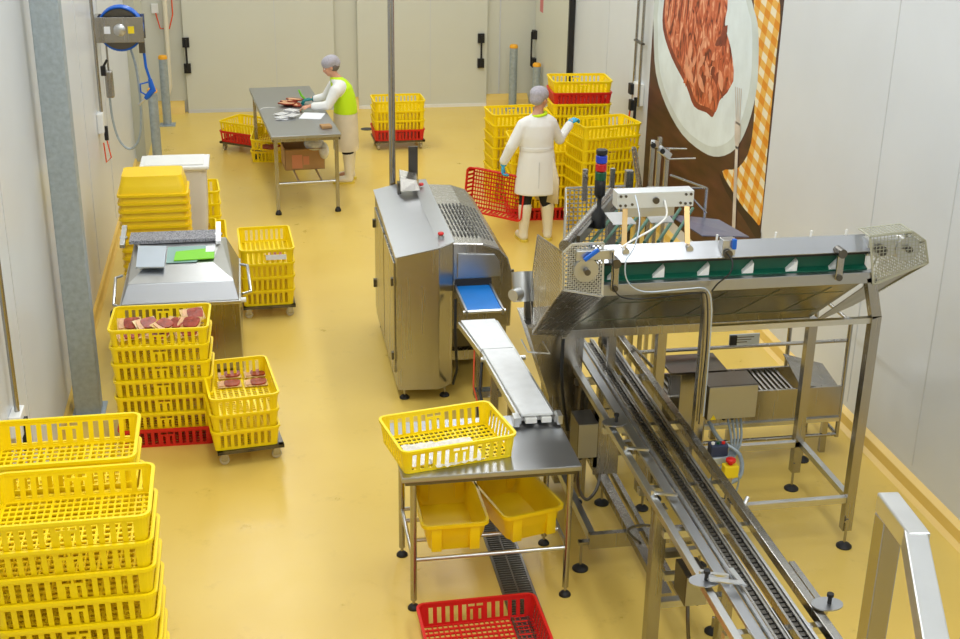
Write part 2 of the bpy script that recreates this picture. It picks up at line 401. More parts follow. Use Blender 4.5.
# ------------------------------------------------------------------ crates
def crate_bm(L=.70, D=.49, h=.15, inset=.02, r=.052):
    """vented stacking crate: slotted tapered walls, moulded rim, grid base"""
    mb = MB()
    def cols(length, n, logo):
        # list of (width, kind) along a straight side
        sw = length/n; out = [(sw*.24, 'b')]
        for i in range(n):
            if logo and abs(i-(n-1)/2) < .9: out += [(sw*.22, 'm'), (sw*.34, 'l'), (sw*.22, 'm'), (sw*.22, 'b')]
            else: out += [(sw*.52, 's'), (sw*.48, 'b')]
        tot = sum(w for w, _ in out); return [(w*length/tot, k) for w, k in out]
    sx, sy = L/2-r, D/2-r
    per = []      # (x, y, nx, ny, kind of the column that follows)
    def side(x0, y0, dx, dy, length, n, logo, nx, ny):
        p = 0
        for w, k in cols(length, n, logo):
            per.append((x0+dx*p, y0+dy*p, nx, ny, k)); p += w
    def corner(cx, cy, a0):
        for i in range(5):
            a = a0+math.pi/2*i/5; per.append((cx+r*math.cos(a), cy+r*math.sin(a), math.cos(a), math.sin(a), 'b' if i in (0, 4) else 'b'))
    side(-sx, -D/2, 1, 0, 2*sx, 12, True, 0, -1); corner(sx, -sy, -math.pi/2)
    side(L/2, -sy, 0, 1, 2*sy, 8, False, 1, 0); corner(sx, sy, 0)
    side(sx, D/2, -1, 0, 2*sx, 12, True, 0, 1); corner(-sx, sy, math.pi/2)
    side(-L/2, sy, 0, -1, 2*sy, 8, False, -1, 0); corner(-sx, -sy, math.pi)
    zs = [0, .02, h-.062, h-.048, h-.03, h]
    n = len(per)
    T = .005
    def wall(off):
        rows = []
        for z in zs:
            k = inset*(1-z/h)+.006+off
            rows.append([mb.bm.verts.new((x-nx*k, y-ny*k, z)) for x, y, nx, ny, _ in per])
        return rows
    A, B = wall(0), wall(T)
    solid = {}
    for i in range(n):
        kd = per[i][4]
        for j in range(5):
            s = True
            if kd == 's' and 1 <= j <= 3: s = False
            if kd == 'l' and j in (1, 3): s = False
            if kd == 'm' and j == 3: s = False
            solid[i, j] = s
    for (i, j), s in solid.items():
        i2 = (i+1) % n
        if s:
            mb.bm.faces.new((A[j][i], A[j][i2], A[j+1][i2], A[j+1][i])); mb.bm.faces.new((B[j][i], B[j+1][i], B[j+1][i2], B[j][i2]))
        if s and not solid.get(((i+1) % n, j)): mb.bm.faces.new((A[j][i2], B[j][i2], B[j+1][i2], A[j+1][i2]))
        if s and not solid.get(((i-1) % n, j)): mb.bm.faces.new((A[j][i], A[j+1][i], B[j+1][i], B[j][i]))
        if s and j < 4 and not solid.get((i, j+1)): mb.bm.faces.new((A[j+1][i], A[j+1][i2], B[j+1][i2], B[j+1][i]))
        if s and j > 0 and not solid.get((i, j-1)): mb.bm.faces.new((A[j][i], B[j][i], B[j][i2], A[j][i2]))
    # rim and foot band (swept rectangles)
    def sweep(z0, z1, o0, o1):
        rr = [[mb.bm.verts.new((x-nx*o, y-ny*o, z)) for x, y, nx, ny, _ in per] for z, o in ((z0, o0), (z1, o0), (z1, o1), (z0, o1))]
        for i in range(n):
            i2 = (i+1) % n
            for a in range(4):
                mb.bm.faces.new((rr[a][i], rr[a][i2], rr[(a+1) % 4][i2], rr[(a+1) % 4][i]))
    sweep(h-.016, h, 0, .016)
    sweep(.0, .008, inset+.004, inset+.016)
    # base grid
    bx, by = L/2-inset-.012, D/2-inset-.012
    for i in range(22):
        x = -bx+2*bx*i/21; yy = by if abs(x) < bx-r*.6 else by-r*.5
        w = .012 if i % 7 == 0 else .0075
        mb.box(x-w/2, x+w/2, -yy, yy, .002, .009)
    for i in range(11):
        y = -by+2*by*i/10; xx = bx if abs(y) < by-r*.6 else bx-r*.5
        w = .014
        mb.box(-xx, xx, y-w/2, y+w/2, .0025, .0095)
    return mb
CM = {}
def crate_mesh(key, m):
    o = crate_bm().build('vented_crate', m); CM[key] = o.data; bpy.data.objects.remove(o)
crate_mesh('y', M['yellow']); crate_mesh('r', M['red'])
PITCH = .13
def crate(kind, loc, label, group=None, rz=0, rot=None):
    o = bpy.data.objects.new('vented_crate', CM[kind]); col.objects.link(o)
    o.location = loc; o.rotation_euler = rot or (0,0,rz)
    return tag(o, label, 'crate', group)
ORD = ['bottom', 'second', 'third', 'fourth', 'fifth', 'sixth', 'seventh', 'eighth', 'ninth', 'tenth', 'eleventh', 'twelfth']
def ordn(i, n):
    if i == 0: return 'lowest'
    if i == n-1: return 'topmost'
    return ORD[i]+' up'
def stack(kinds, x, y, z0, rz, where, group, jit=.004):
    n = len(kinds)
    for i, k in enumerate(kinds):
        nm = 'yellow' if k == 'y' else 'red'
        crate(k, (x+random.uniform(-jit, jit), y+random.uniform(-jit, jit), z0+i*PITCH), f'{nm} vented crate, {ordn(i, n)} in the stack {where}', group, rz+random.uniform(-.008, .008))

def dolly(x, y, rz, label, L=.68, D=.47):
    t = local(thing('crate_dolly', (x, y, 0), label, 'dolly', 'crate dollies', rz))
    b = MB()
    for s in (-1, 1):
        b.box(-L/2, L/2, s*(D/2-.02)-.02, s*(D/2-.02)+.02, .1, .125); b.box(s*(L/2-.02)-.02, s*(L/2-.02)+.02, -D/2, D/2, .1, .125)
    b.box(-L/2, L/2, -.02, .02, .1, .12)
    b.build('frame', M['steeld'], t)
    for sx in (-1, 1):
        for sy in (-1, 1):
            cx, cy = sx*(L/2-.05), sy*(D/2-.05)
            c = MB().box(cx-.02, cx-.014, cy-.025, cy+.025, .035, .1).box(cx+.014, cx+.02, cy-.025, cy+.025, .035, .1).build('caster', M['steel'], t)
            w = MB().lathe([(.0, -.012), (.032, -.012), (.036, -.006), (.036, .006), (.032, .012), (0, .012)], (cx, cy, .0365), 16, 'x').build('wheel', M['wheel'], c)
            w.location = (0,0,0)
    return t

# foreground left stacks
stack('y'*12, -.86, 5.14, 0, R(.5), 'nearest the camera', 'crates in the nearest left stack')
stack('y'*12, -.96, 5.68, 0, R(.5), 'just behind the nearest stack', 'crates in the second left stack')
# stack of packed meat beside the steel tumbler
stack('r'+'y'*6, -.72, 8.85, 0, R(-1), 'by the column, packed meat on top', 'crates stacked in front of the steel lidded machine')
dolly(-.17, 8.6, R(98), 'low steel crate dolly under the short crate stack holding meat packs')
stack('yyy', -.19, 8.6, .126, R(97), 'on the dolly with meat packs', 'crates on the dolly with meat packs')
dolly(.06, 11.37, R(92), 'low steel crate dolly right of the steel lidded machine')
stack('yyyy', .06, 11.37, .126, R(92), 'right of the steel lidded machine', 'crates on the dolly right of the lidded machine')
dolly(1.95, 17.2, R(2), 'steel crate dolly near the back door, right of the woman in the lime vest')
stack('ryyy', 1.95, 17.2, .126, R(1), 'on the dolly by the back doors', 'crates on the dolly by the back doors')
dolly(-.03, 17.2, R(-36), 'steel crate dolly behind the far steel table')
stack('ry', -.03, 17.2, .126, R(-36), 'behind the far steel table', 'crates on the dolly behind the far table')
crate('y', (.33, 16.6, .22), 'yellow vented crate tilted under the far steel table holding brown scraps', None, rot=(R(14), R(6), R(-8)))
crate('y', (.33, 16.72, .0), 'yellow vented crate on the floor under the far table beneath the tilted crate', None, rot=(0, 0, R(-8)))
# tall stacks round the worker at right
stack('yyyyyyyyyry', 3.76, 14.45, 0, R(-3), 'that is tallest, near the mural', 'crates in the tallest stack')
stack('y'*9, 3.78, 13.4, 0, R(11), 'under the raised gloved hand', 'crates in the stack under the raised hand')
stack('r'+'y'*6, 3.16, 13.85, 0, R(-3), 'directly behind the worker in white', 'crates in the stack behind the worker')
stack('y'*8, 3.06, 14.6, 0, R(4), 'at far left behind the worker', 'crates in the far left stack behind the worker')
# crates behind the tubs on the left
stack('yyyyy', -.72, 13.15, 0, R(4), 'behind the white bin', 'crates behind the white tub')
stack('yyy', -.55, 12.45, 0, R(92), 'right of the white bin', 'crates between the tubs and the aisle')
# loose ones
crate('y', (1.02, 6.6, .9015), 'yellow vented crate with clear bags lying on the near steel table', None, R(11))
crate('r', (1.13, 5.93, .0), 'red vented crate on the floor in front of the near steel table', None, R(1))

# ------------------------------------------------------------------ meat packs in crates
def pack(x, y, z, rz, tilt, label, group, parent=None):
    t = local(thing('meat_pack', (x, y, z), label, 'meat pack', group, rz)); t.rotation_euler = (tilt, 0, rz)
    MB().box(-.085, .085, -.06, .06, 0, .004, .0018).build('tray_film', M['amber'], t)
    b = MB(); b.prism(smoothpoly([(-.03,-.045),(.05,-.05),(.075,-.01),(.07,.04),(.0,.048),(-.035,.03)], 3), 'z', .004, .016)
    b.build('meat_slice', M['meat'], t, smooth=True)
    b = MB(); b.prism(smoothpoly([(-.075,-.04),(-.03,-.035),(-.025,.03),(-.06,.045)], 3), 'z', .004, .012)
    b.build('fat_slice', M['meatp'], t, smooth=True)
    return t
k = 0
for j in range(2):
    for i in range(2):
        pack(-.28+.19*i+.02, 8.76+.16*j, .126+2*PITCH+.02, R(4), 0, 'vacuum pack of sliced red meat in the short crate stack on the dolly', 'meat packs in the short stack')
for j in range(2):
    for i in range(2):
        pack(-.24+.19*i, 8.74+.16*j, .126+PITCH+.02, R(4), 0, 'vacuum pack of sliced meat in the middle crate of the short stack', 'meat packs in the middle crate of the short stack')
for i, (dx, dy, dz, rz, tl) in enumerate([(-.22,-.1,0,.3,.2),(-.02,-.12,0,-.4,.15),(.18,-.1,0,.2,.2),(-.2,.06,.01,1.2,-.2),(0,.06,.0,.7,.2),(.2,.07,0,-.3,-.15),(-.1,-.02,.05,.5,.4),(.1,-.03,.05,-.6,.35),(.22,.1,.06,.3,.5),(-.22,0,.05,.1,.45),(.02,-.08,.06,1.,.3),(.2,-.06,.06,-.2,.4)]):
    pack(-.72+dx, 8.85+dy, 6*PITCH+.055+dz, rz, tl, 'vacuum pack of red meat heaped in the tall stack\'s top crate', 'meat packs in the tall stack')
tag(MB().ball((-.74, 8.9, 6*PITCH+.03), .2, .12, .03, 14).build('packing_bag', M['bag'], smooth=True, loc=(-.74,8.9,6*PITCH+.03)), 'crumpled clear film among the meat packs in the tall stack', 'plastic bag')
pack(.14, 11.25, .126+3*PITCH+.02, .2, 0, 'single meat pack lying in the top crate right of the lidded machine', None)
t = tag(MB().box(.06, .24, 11.02, 11.026, .57, .615).build('paper_label', M['paper'], loc=(.15,11.02,.57)), 'white paper label stuck on the crate right of the lidded machine', 'label')
# clear bags in the crate on the near table
def film(name, c, w, d, label, rz=0, seed=1):
    rnd = random.Random(seed); b = MB(); N = 14
    vs = [[b.bm.verts.new((c[0]+(i/N-.5)*w*math.cos(rz)-(j/N-.5)*d*math.sin(rz), c[1]+(i/N-.5)*w*math.sin(rz)+(j/N-.5)*d*math.cos(rz), c[2]+rnd.random()*.014)) for j in range(N+1)] for i in range(N+1)]
    for i in range(N):
        for j in range(N): b.bm.faces.new((vs[i][j], vs[i+1][j], vs[i+1][j+1], vs[i][j+1]))
    o = b.build(name, M['bag'], smooth='all', loc=c)
    return tag(o, label, 'plastic bag')
film('plastic_bag', (.98, 6.53, .915), .42, .26, 'heap of clear plastic bags in the yellow crate on the near steel table', R(8), 3)
film('plastic_bag', (1.05, 6.43, .922), .3, .15, 'clear plastic bag at the front of the crate on the near table', R(14), 5)

# ------------------------------------------------------------------ shared helpers for steel frames
def foot(b_stem, b_pad, x, y, h=.12, r=.045):
    b_stem.cyl((x, y, .02), (x, y, h), .008, 8)
    b_pad.lathe([(r, 0), (r, .008), (r*.75, .02), (.014, .028)], (x, y, 0), 20)
def leveling(t, pts, h=.12, r=.045):
    for x, y in pts:
        a = MB().lathe([(r, 0), (r, .008), (r*.75, .02), (.014, .03)], (x, y, 0), 20).build('leveling_foot', M['black'], t, smooth=True)
        MB().cyl((x, y, .02), (x, y, h), .009, 8).build('stem', M['steel'], a)
def perf(mb, pts, cell=.02, w=.005, t=.002):
    """square mesh clipped to a convex planar polygon, with a frame"""
    P = [Vector(p) for p in pts]; n = Vector((0,0,0))
    for i in range(len(P)): n += P[i].cross(P[(i+1) % len(P)])
    n.normalize(); u = (P[1]-P[0]).normalized(); v = n.cross(u); o = P[0]
    q = [((p-o).dot(u), (p-o).dot(v)) for p in P]
    for ax in (0, 1):
        lo, hi = min(c[ax] for c in q), max(c[ax] for c in q); k = lo+cell
        while k < hi-cell*.3:
            xs = []
            for i in range(len(q)):
                a, c = q[i], q[(i+1) % len(q)]
                if (a[ax]-k)*(c[ax]-k) < 0: f = (k-a[ax])/(c[ax]-a[ax]); xs.append(a[1-ax]+f*(c[1-ax]-a[1-ax]))
            if len(xs) == 2 and abs(xs[0]-xs[1]) > .004:
                A = o+(u*k+v*xs[0] if ax == 0 else u*xs[0]+v*k); B = o+(u*k+v*xs[1] if ax == 0 else u*xs[1]+v*k)
                mb.bar(A, B, w, t, n)
            k += cell
    for i in range(len(P)): mb.bar(P[i], P[(i+1) % len(P)], .012, .004, n)
    return mb

# ------------------------------------------------------------------ near steel table with totes
t = thing('steel_table', (1.23, 6.65, 0), 'low stainless work table in the foreground with a crate on its top', 'table')
tb = MB().box(.72, 1.75, 6.28, 6.98, .868, .9, .006).build('tabletop', M['steelm'], t)
MB().box(.74, 1.73, 6.3, 6.96, .84, .868).build('underframe', M['steeld'], tb)
for x, y in ((.79, 6.34), (1.7, 6.34), (.79, 6.92), (1.7, 6.92)):
    MB().cyl((x, y, .06), (x, y, .85), .019, 14).build('leg', M['steel'], t, smooth=True)
leveling(t, ((.79, 6.34), (1.7, 6.34), (.79, 6.92), (1.7, 6.92)), .08, .036)
b = MB()
for a, c in (((.79,6.34,.33),(1.7,6.34,.33)), ((.79,6.92,.33),(1.7,6.92,.33)), ((.79,6.34,.33),(.79,6.92,.33)), ((1.7,6.34,.33),(1.7,6.92,.33)), ((.79,6.55,.33),(1.7,6.55,.33)), ((.79,6.78,.33),(1.7,6.78,.33))): b.cyl(a, c, .013, 10)
b.build('lower_rails', M['steelb'], t, smooth=True)

def tub_bm(W=.4, D=.62, h=.2, tw=.05, r=.05, lip=.022, wall=.006):
    mb = MB()
    def rr(w, d, r, z, k=5):
        out = []
        for cx, cy, a0 in ((w/2-r, -d/2+r, -90), (w/2-r, d/2-r, 0), (-w/2+r, d/2-r, 90), (-w/2+r, -d/2+r, 180)):
            for i in range(k+1):
                a = R(a0+90*i/k); out.append((cx+r*math.cos(a), cy+r*math.sin(a), z))
        return out
    seq = [rr(W-tw*2+.0, D-tw*2, r, 0), rr(W-tw*1.2, D-tw*1.2, r, h*.45), rr(W-tw*1.05, D-tw*1.05, r, h*.5), rr(W-.03, D-.03, r, h-lip), rr(W, D, r, h-lip), rr(W, D, r, h),
           rr(W-.03, D-.03, r*.9, h), rr(W-.03-2*wall, D-.03-2*wall, r*.9, h-.01), rr(W-tw*1.2-2*wall, D-tw*1.2-2*wall, r*.9, h*.45), rr(W-tw*2-2*wall, D-tw*2-2*wall, r*.8, wall)]
    rings = [[mb.bm.verts.new(p) for p in q] for q in seq]
    for i in range(len(rings)-1):
        n = len(rings[i])
        for k in range(n): mb.bm.faces.new((rings[i][k], rings[i][(k+1) % n], rings[i+1][(k+1) % n], rings[i+1][k]))
    mb.bm.faces.new(rings[0][::-1]); mb.bm.faces.new(rings[-1])
    return mb
def tub(name, loc, rz, m, label, cat, dims, group=None, flip=False, rims=True):
    t = local(thing(name, loc, label, cat, group, rz))
    W, D, h = dims
    mb = tub_bm(W, D, h)
    if flip: bmesh.ops.transform(mb.bm, matrix=Matrix.Translation((0,0,h)) @ Matrix.Diagonal((1,1,-1,1)), verts=mb.bm.verts)
    sh = mb.build('tub_shell', m, t, smooth=True)
    if not flip:      # moulded stacking feet and end grips
        for sx in (-1, 1):
            for y0, y1 in ((-D/2+.012, -D/2+.05), (D/2-.05, D/2-.012)):
                MB().box(sx*W*.28-.03, sx*W*.28+.03, y0, y1, h*.05, h-.03, .006).build('moulded_foot', m, t, smooth=True)
    return t
tub('plastic_tub', (1.04, 6.66, .345), 0, M['tubyellow'], 'solid yellow plastic tub on the left under the near steel table', 'tub', (.4, .62, .19))
tub('plastic_tub', (1.45, 6.72, .345), R(14), M['tubyellow'], 'solid yellow plastic tub turned askew on the right under the near steel table', 'tub', (.4, .62, .19))

# drain in the floor
t = thing('floor_drain', (1.43, 7.0, 0), 'long stainless slot drain grate set in the floor under the near table', 'drain')
MB().box(1.33, 1.53, 5.9, 8.1, 0, .004).build('drain_channel', M['slot'], t)
b = MB().box(1.33, 1.345, 5.9, 8.1, 0, .012).box(1.515, 1.53, 5.9, 8.1, 0, .012).box(1.425, 1.435, 5.9, 8.1, .004, .011)
for i in range(88): b.box(1.345, 1.515, 5.91+i*.025, 5.92+i*.025, .004, .01)
b.build('grate_bars', M['grate'], t)
tag(MB().lathe([(.09, 0), (.09, .004), (.08, .005)], (1.62, 18.2, 0), 20).build('drain_cover', M['slot'], loc=(1.62,18.2,0)), 'small dark drain cover on the floor beside the woman in the lime vest', 'drain')

# ------------------------------------------------------------------ skin packing machine with twin cabinet (centre)
t = thing('slicing_machine', (1.45, 10.0, 0), 'large stainless machine with sloped cabinet top, slotted hood and blue belt', 'machine')
b = MB()
plan = [(1.02,9.13),(1.34,9.1),(1.46,9.2),(1.46,10.8),(1.34,10.8),(1.02,10.8)]
zt = {1.02:1.2, 1.34:1.27, 1.46:1.28}
bot = [b.bm.verts.new((x, y, .1)) for x, y in plan]; top = [b.bm.verts.new((x, y, zt[x]+(y-9.13)*.02)) for x, y in plan]
b.bm.faces.new(bot[::-1])
for i in range(6): b.bm.faces.new((bot[i], bot[(i+1) % 6], top[(i+1) % 6], top[i]))
b.bm.faces.new((top[0], top[1], top[4], top[5])); b.bm.faces.new((top[1], top[2], top[3], top[4]))
cab = b.build('cabinet', M['steel'], t, bevel=.004)
tp = MB().plate([(1.01,9.1,1.205),(1.34,9.07,1.279),(1.34,10.82,1.313),(1.01,10.82,1.239)], .006).plate([(1.34,9.07,1.279),(1.47,9.17,1.289),(1.47,10.82,1.321),(1.34,10.82,1.313)], .006).build('top_panel', M['steelm'], t)
dr = MB().box(1.006, 1.02, 9.25, 9.95, .2, 1.12, .004).build('side_door', M['steel'], t)
MB().box(.99, 1.006, 9.28, 9.32, .3, .36).box(.99, 1.006, 9.28, 9.32, .92, .98).build('hinge', M['steeld'], dr)
dr = MB().box(1.006, 1.02, 10.0, 10.72, .2, 1.12, .004).build('side_door', M['steel'], t)
MB().box(.985, 1.006, 10.66, 10.7, .95, 1.02).box(.985, 1.006, 10.66, 10.7, .4, .47).build('hinge', M['steeld'], dr)
e = MB().cyl((1.38, 9.3, 1.28), (1.38, 9.3, 1.31), .024, 14).build('stop_base', M['steelb'], t)
MB().lathe([(.01,0),(.022,.006),(.024,.016),(.016,.024)], (1.38, 9.3, 1.31), 16).build('stop_button', M['red'], e, smooth=True)
MB().lathe([(.01,0),(.022,.006),(.024,.016),(.016,.024)], (1.4, 10.6, 1.33), 16).build('stop_button', M['red'], t, smooth=True)
# operator panel on a bracket
b = MB().box(1.19, 1.22, 10.52, 10.6, 1.25, 1.38)
b.build('panel_bracket', M['steeld'], t)
MB().hexa([(1.2,10.4,1.34),(1.36,10.35,1.36),(1.38,10.6,1.38),(1.22,10.65,1.36)], [(1.2,10.46,1.45),(1.34,10.42,1.43),(1.36,10.62,1.44),(1.22,10.68,1.46)]).build('control_panel', M['steel'], t, bevel=.004)
MB().box(1.3, 1.38, 10.66, 10.68, 1.36, 1.66, .003).build('panel_screen', M['steeld'], t)
# hood
hp = [(1.462,.55),(1.93,.55),(1.94,.98),(1.9,1.12),(1.83,1.2),(1.7,1.245),(1.462,1.26)]
h = MB().prism(hp, 'y', 9.24, 10.9).build('hood', M['steel'], t, bevel=.01)
b = MB()
for j in range(6):
    y0 = 9.42+j*.15
    for i in range(11):
        x = 1.5+i*.03; z = 1.26-.0001 if x < 1.7 else 1.245-(x-1.7)*.35
        b.hexa([(x, y0, z-.004), (x+.011, y0, z-.004), (x+.011, y0+.11, z-.004), (x, y0+.11, z-.004)], [(x, y0, z+.002), (x+.011, y0, z+.002), (x+.011, y0+.11, z+.002), (x, y0+.11, z+.002)])
b.build('vent_slots', M['slot'], h)
MB().prism([(1.5,.98),(1.84,.98),(1.83,1.1),(1.79,1.16),(1.5,1.18)], 'y', 9.225, 9.24).build('hood_window', M['steelm'], t, bevel=.004)
MB().box(1.48, 1.77, 9.23, 9.3, .86, .965).build('belt_opening', M['blackg'], t)
MB().box(1.935, 1.96, 9.3, 9.32, .98, 1.0).cyl((1.96,9.28,.86),(1.985,9.28,.99), .009, 8).cyl((1.96,9.28,.74),(1.985,9.28,.85), .009, 8).build('hood_handle', M['steeld'], t)
# blue outfeed belt
MB().box(1.49, 1.75, 8.72, 9.3, .895, .912, .004).build('outfeed_belt', M['bluebelt'], t)
MB().box(1.475, 1.49, 8.68, 9.3, .88, .925).box(1.75, 1.765, 8.68, 9.3, .88, .925).cyl((1.46,8.71,.9),(1.78,8.71,.9), .014, 10).build('belt_side_rail', M['steelb'], t)
# base frame and lower body
MB().box(1.47, 1.9, 9.7, 10.8, .1, .55).build('lower_body', M['steeld'], t)
MB().box(1.46, 1.9, 9.25, 9.33, .28, .36).box(1.84, 1.9, 9.26, 9.32, .08, .56).build('base_frame', M['steel'], t)
leveling(t, ((1.08,9.2),(1.4,9.2),(1.08,10.7),(1.87,9.29),(1.87,10.7)), .12, .04)
tag(MB().tube([(1.47,9.12,.85),(1.45,9.0,.6),(1.47,9.02,.3),(1.46,9.15,.12)], .011, 8).build('hose', M['black'], smooth=True), 'black hose hanging beside the blue belt of the slicing machine', 'hose')

# infeed white belt conveyor
t = thing('belt_conveyor', (1.6, 7.8, 0), 'narrow white belt conveyor running from the blue belt to the near table', 'conveyor')
def seg(a0, a1, b0, b1, z0, z1, y0, y1, dz, th, name, m, par):
    return MB().hexa([(a0,y0,z0+dz),(a1,y0,z0+dz),(b1,y1,z1+dz),(b0,y1,z1+dz)], [(a0,y0,z0+dz+th),(a1,y0,z0+dz+th),(b1,y1,z1+dz+th),(b0,y1,z1+dz+th)]).build(name, m, par)
seg(1.51,1.70,1.48,1.69,.965,.9,6.82,7.98,0,.014,'lower_belt',M['belt'],t)
seg(1.47,1.69,1.42,1.67,.9,.885,7.99,8.56,0,.014,'upper_belt',M['belt'],t)
seg(1.50,1.71,1.47,1.70,.965,.9,6.86,7.98,-.05,.048,'belt_bed',M['steel'],t)
seg(1.46,1.70,1.41,1.68,.9,.885,7.98,8.53,-.05,.048,'belt_bed',M['steel'],t)
b = MB().bar((1.495,6.8,.945),(1.47,7.98,.88),.014,.04).bar((1.715,6.8,.945),(1.705,7.98,.88),.014,.04).bar((1.465,7.98,.88),(1.405,8.56,.865),.014,.04).bar((1.705,7.98,.88),(1.685,8.56,.865),.014,.04)
b.build('side_rails', M['steelb'], t)
MB().box(1.455,1.49,6.78,6.86,.915,.975,.004).build('belt_tensioner', M['steelb'], t)
MB().box(1.72,1.755,6.78,6.86,.915,.975,.004).build('belt_tensioner', M['steelb'], t)
MB().cyl((1.45,7.9,.87),(1.76,7.9,.87),.018,10).build('hinge_shaft', M['steelb'], t)
MB().box(1.53,1.6,6.8,6.84,.925,.955).box(1.63,1.69,6.8,6.84,.925,.955).build('nose_bracket', M['white'], t)
b = MB().box(1.5,1.54,8.3,8.34,.1,.84).box(1.62,1.66,8.3,8.34,.1,.84).box(1.5,1.54,7.75,7.79,.1,.86).box(1.62,1.66,7.75,7.79,.1,.86).box(1.48,1.68,8.28,8.36,.4,.45).bar((1.52,7.77,.25),(1.52,8.32,.25),.03).bar((1.64,7.77,.25),(1.64,8.32,.25),.03)
b.build('stand', M['steel'], t)
leveling(t, ((1.52,8.32),(1.64,8.32),(1.52,7.77),(1.64,7.77)), .11, .032)
MB().cyl((1.6,7.7,.78),(1.76,7.7,.78),.04,16).build('drive_motor', M['steeld'], t, smooth=True)
tag(MB().tube([(1.46,8.2,.84),(1.43,8.05,.6),(1.47,7.95,.42),(1.44,7.85,.36)], .006, 6).build('cable', M['orangec'], smooth=True), 'orange cable looping below the white belt conveyor', 'cable')
tag(MB().tube([(1.46,7.9,.86),(1.42,7.75,.7),(1.45,7.4,.5),(1.5,7.3,.4)], .01, 8).build('cable', M['black'], smooth=True), 'black cable drooping under the white belt conveyor', 'cable')
# service drop pole
t = thing('service_pole', (1.185, 10.88, 0), 'slim round steel pole rising to the ceiling behind the slicing machine', 'pole')
MB().cyl((1.185,10.88,0),(1.185,10.88,ZC),.028,14).build('pole_tube', M['steel'], t, smooth=True)
MB().lathe([(.07,0),(.07,.01),(.03,.012)], (1.185,10.88,0), 20).build('pole_flange', M['steeld'], t)

# ------------------------------------------------------------------ elevated cleated conveyor (right)
YA, YR = 6.64, 7.4
t = thing('cleated_conveyor', (2.75, 7.0, 0), 'elevated stainless conveyor with green cleated belt on tall square legs', 'conveyor')
MB().box(1.9,3.56,YA-.02,YA+.03,1.795,1.865,.004).build('lower_rail', M['steelm'], t)
MB().box(1.92,3.54,YA+.07,YA+.08,1.86,1.985).build('green_belt', M['green'], t)
MB().hexa([(1.92,YA+.03,1.862),(3.54,YA+.03,1.862),(3.54,YA+.075,1.862),(1.92,YA+.075,1.862)],[(1.92,YA+.03,1.872),(3.54,YA+.03,1.872),(3.54,YA+.075,1.885),(1.92,YA+.075,1.885)]).build('belt_edge', M['green'], t)
for i in range(6):
    x = 2.02+i*.27
    MB()._add([(x-.07,YA+.035,1.873),(x,YA+.035,1.873),(x,YA+.07,1.873),(x-.07,YA+.07,1.873),(x+.0,YA+.035,1.935),(x+.0,YA+.07,1.945)],[(0,1,2,3),(0,4,1),(3,2,5),(0,3,5,4),(1,4,5,2)]).build('cleat', M['white'], t)
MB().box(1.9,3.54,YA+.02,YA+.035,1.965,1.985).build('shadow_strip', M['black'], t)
MB().plate([(1.88,YA+.0,1.985),(3.54,YA+.0,1.985),(3.54,YA+.12,2.05),(1.88,YA+.12,2.05)], .006).plate([(1.88,YA+.12,2.05),(3.54,YA+.12,2.05),(3.54,YA+.17,2.02),(1.88,YA+.17,2.02)], .004).build('upper_side_panel', M['steelm'], t)
MB().plate([(1.92,YA+.2,2.01),(3.5,YA+.2,2.01),(3.5,YR+.08,1.5),(1.92,YR+.08,1.5)], .006).plate([(1.92,YR+.08,1.5),(3.5,YR+.08,1.5),(3.5,YR+.06,1.27),(1.92,YR+.06,1.27)],.006).build('rear_cover', M['steeld'], t)
pan = MB().plate([(1.93,YA+.03,1.80),(3.53,YA+.03,1.80),(3.56,YR,1.27),(1.93,YR,1.27)], -.006).build('drip_pan', mat('pan_steel', (150,146,112), .22, 1, noise=.15, nscale=5), t)
b = MB()
for i in range(5): x = 2.05+i*.33; b.bar((x,YA+.12,1.728),(x-.12,YR-.1,1.338),.02,.004,(0,.58,.81))
b.bar((2.0,YA+.22,1.655),(3.5,YA+.22,1.655),.008,.004,(0,.58,.81)); b.bar((2.0,YR-.2,1.408),(3.5,YR-.2,1.408),.02,.004,(0,.58,.81))
b.build('pan_stiffener', mat('pan_stiffener_steel', (112,116,92), .35, 1), pan)
MB().box(1.88,3.56,YR-.02,YR+.05,1.215,1.275,.004).build('rear_beam', M['steel'], t)
# end guards of square mesh
b = MB()
FP = [(1.67,2.07),(1.72,2.12),(1.9,2.12),(1.91,1.80),(1.68,1.85)]
perf(b, [(x,YA-.03,z) for x, z in FP], .018, .008)
b.build('front_mesh_guard', M['mesh'], t); b = MB()
perf(b, [(1.67,YA-.03,2.07),(1.68,YA-.03,1.85),(1.69,YR,1.27),(1.69,YR+.1,1.5),(1.68,YR-.1,1.95)], .024, .006)
perf(b, [(1.68,YA-.03,1.85),(1.91,YA-.03,1.80),(1.91,YR,1.25),(1.69,YR,1.25)], .024, .006)
g = b.build('left_mesh_guard', M['steel'], t)
MB().plate([(1.70,YA+.01,1.86),(1.9,YA+.01,1.82),(1.9,YR-.03,1.29),(1.71,YR-.03,1.30)], -.004).build('left_guard_liner', M['steeld'], t)
MB().box(1.74,1.96,YA-.06,YA-.035,2.03,2.085,.003).build('adjuster_plate', M['steelb'], t)
MB().lathe([(.0,-.03),(.07,-.03),(.07,.0),(.045,.0),(.045,.012),(.0,.012)], (1.8,YA-.03,1.97), 28, 'y').build('drive_pulley', M['steelb'], t, smooth=True)
MB().lathe([(.0,-.035),(.018,-.035),(.018,.03),(.0,.03)], (1.8,YA-.06,1.97), 14, 'y').build('pulley_shaft', M['steeld'], t, smooth=True)
MB().bar((1.78,YA-.08,2.04),(1.86,YA-.08,2.1),.022).build('clamp_lever', M['blue'], t, bevel=.004)
b = MB()
RP = [(3.5,2.09),(3.76,2.11),(3.85,2.05),(3.89,1.91),(3.56,1.79)]
perf(b, [(x,YA-.03,z) for x, z in RP], .022, .0035)
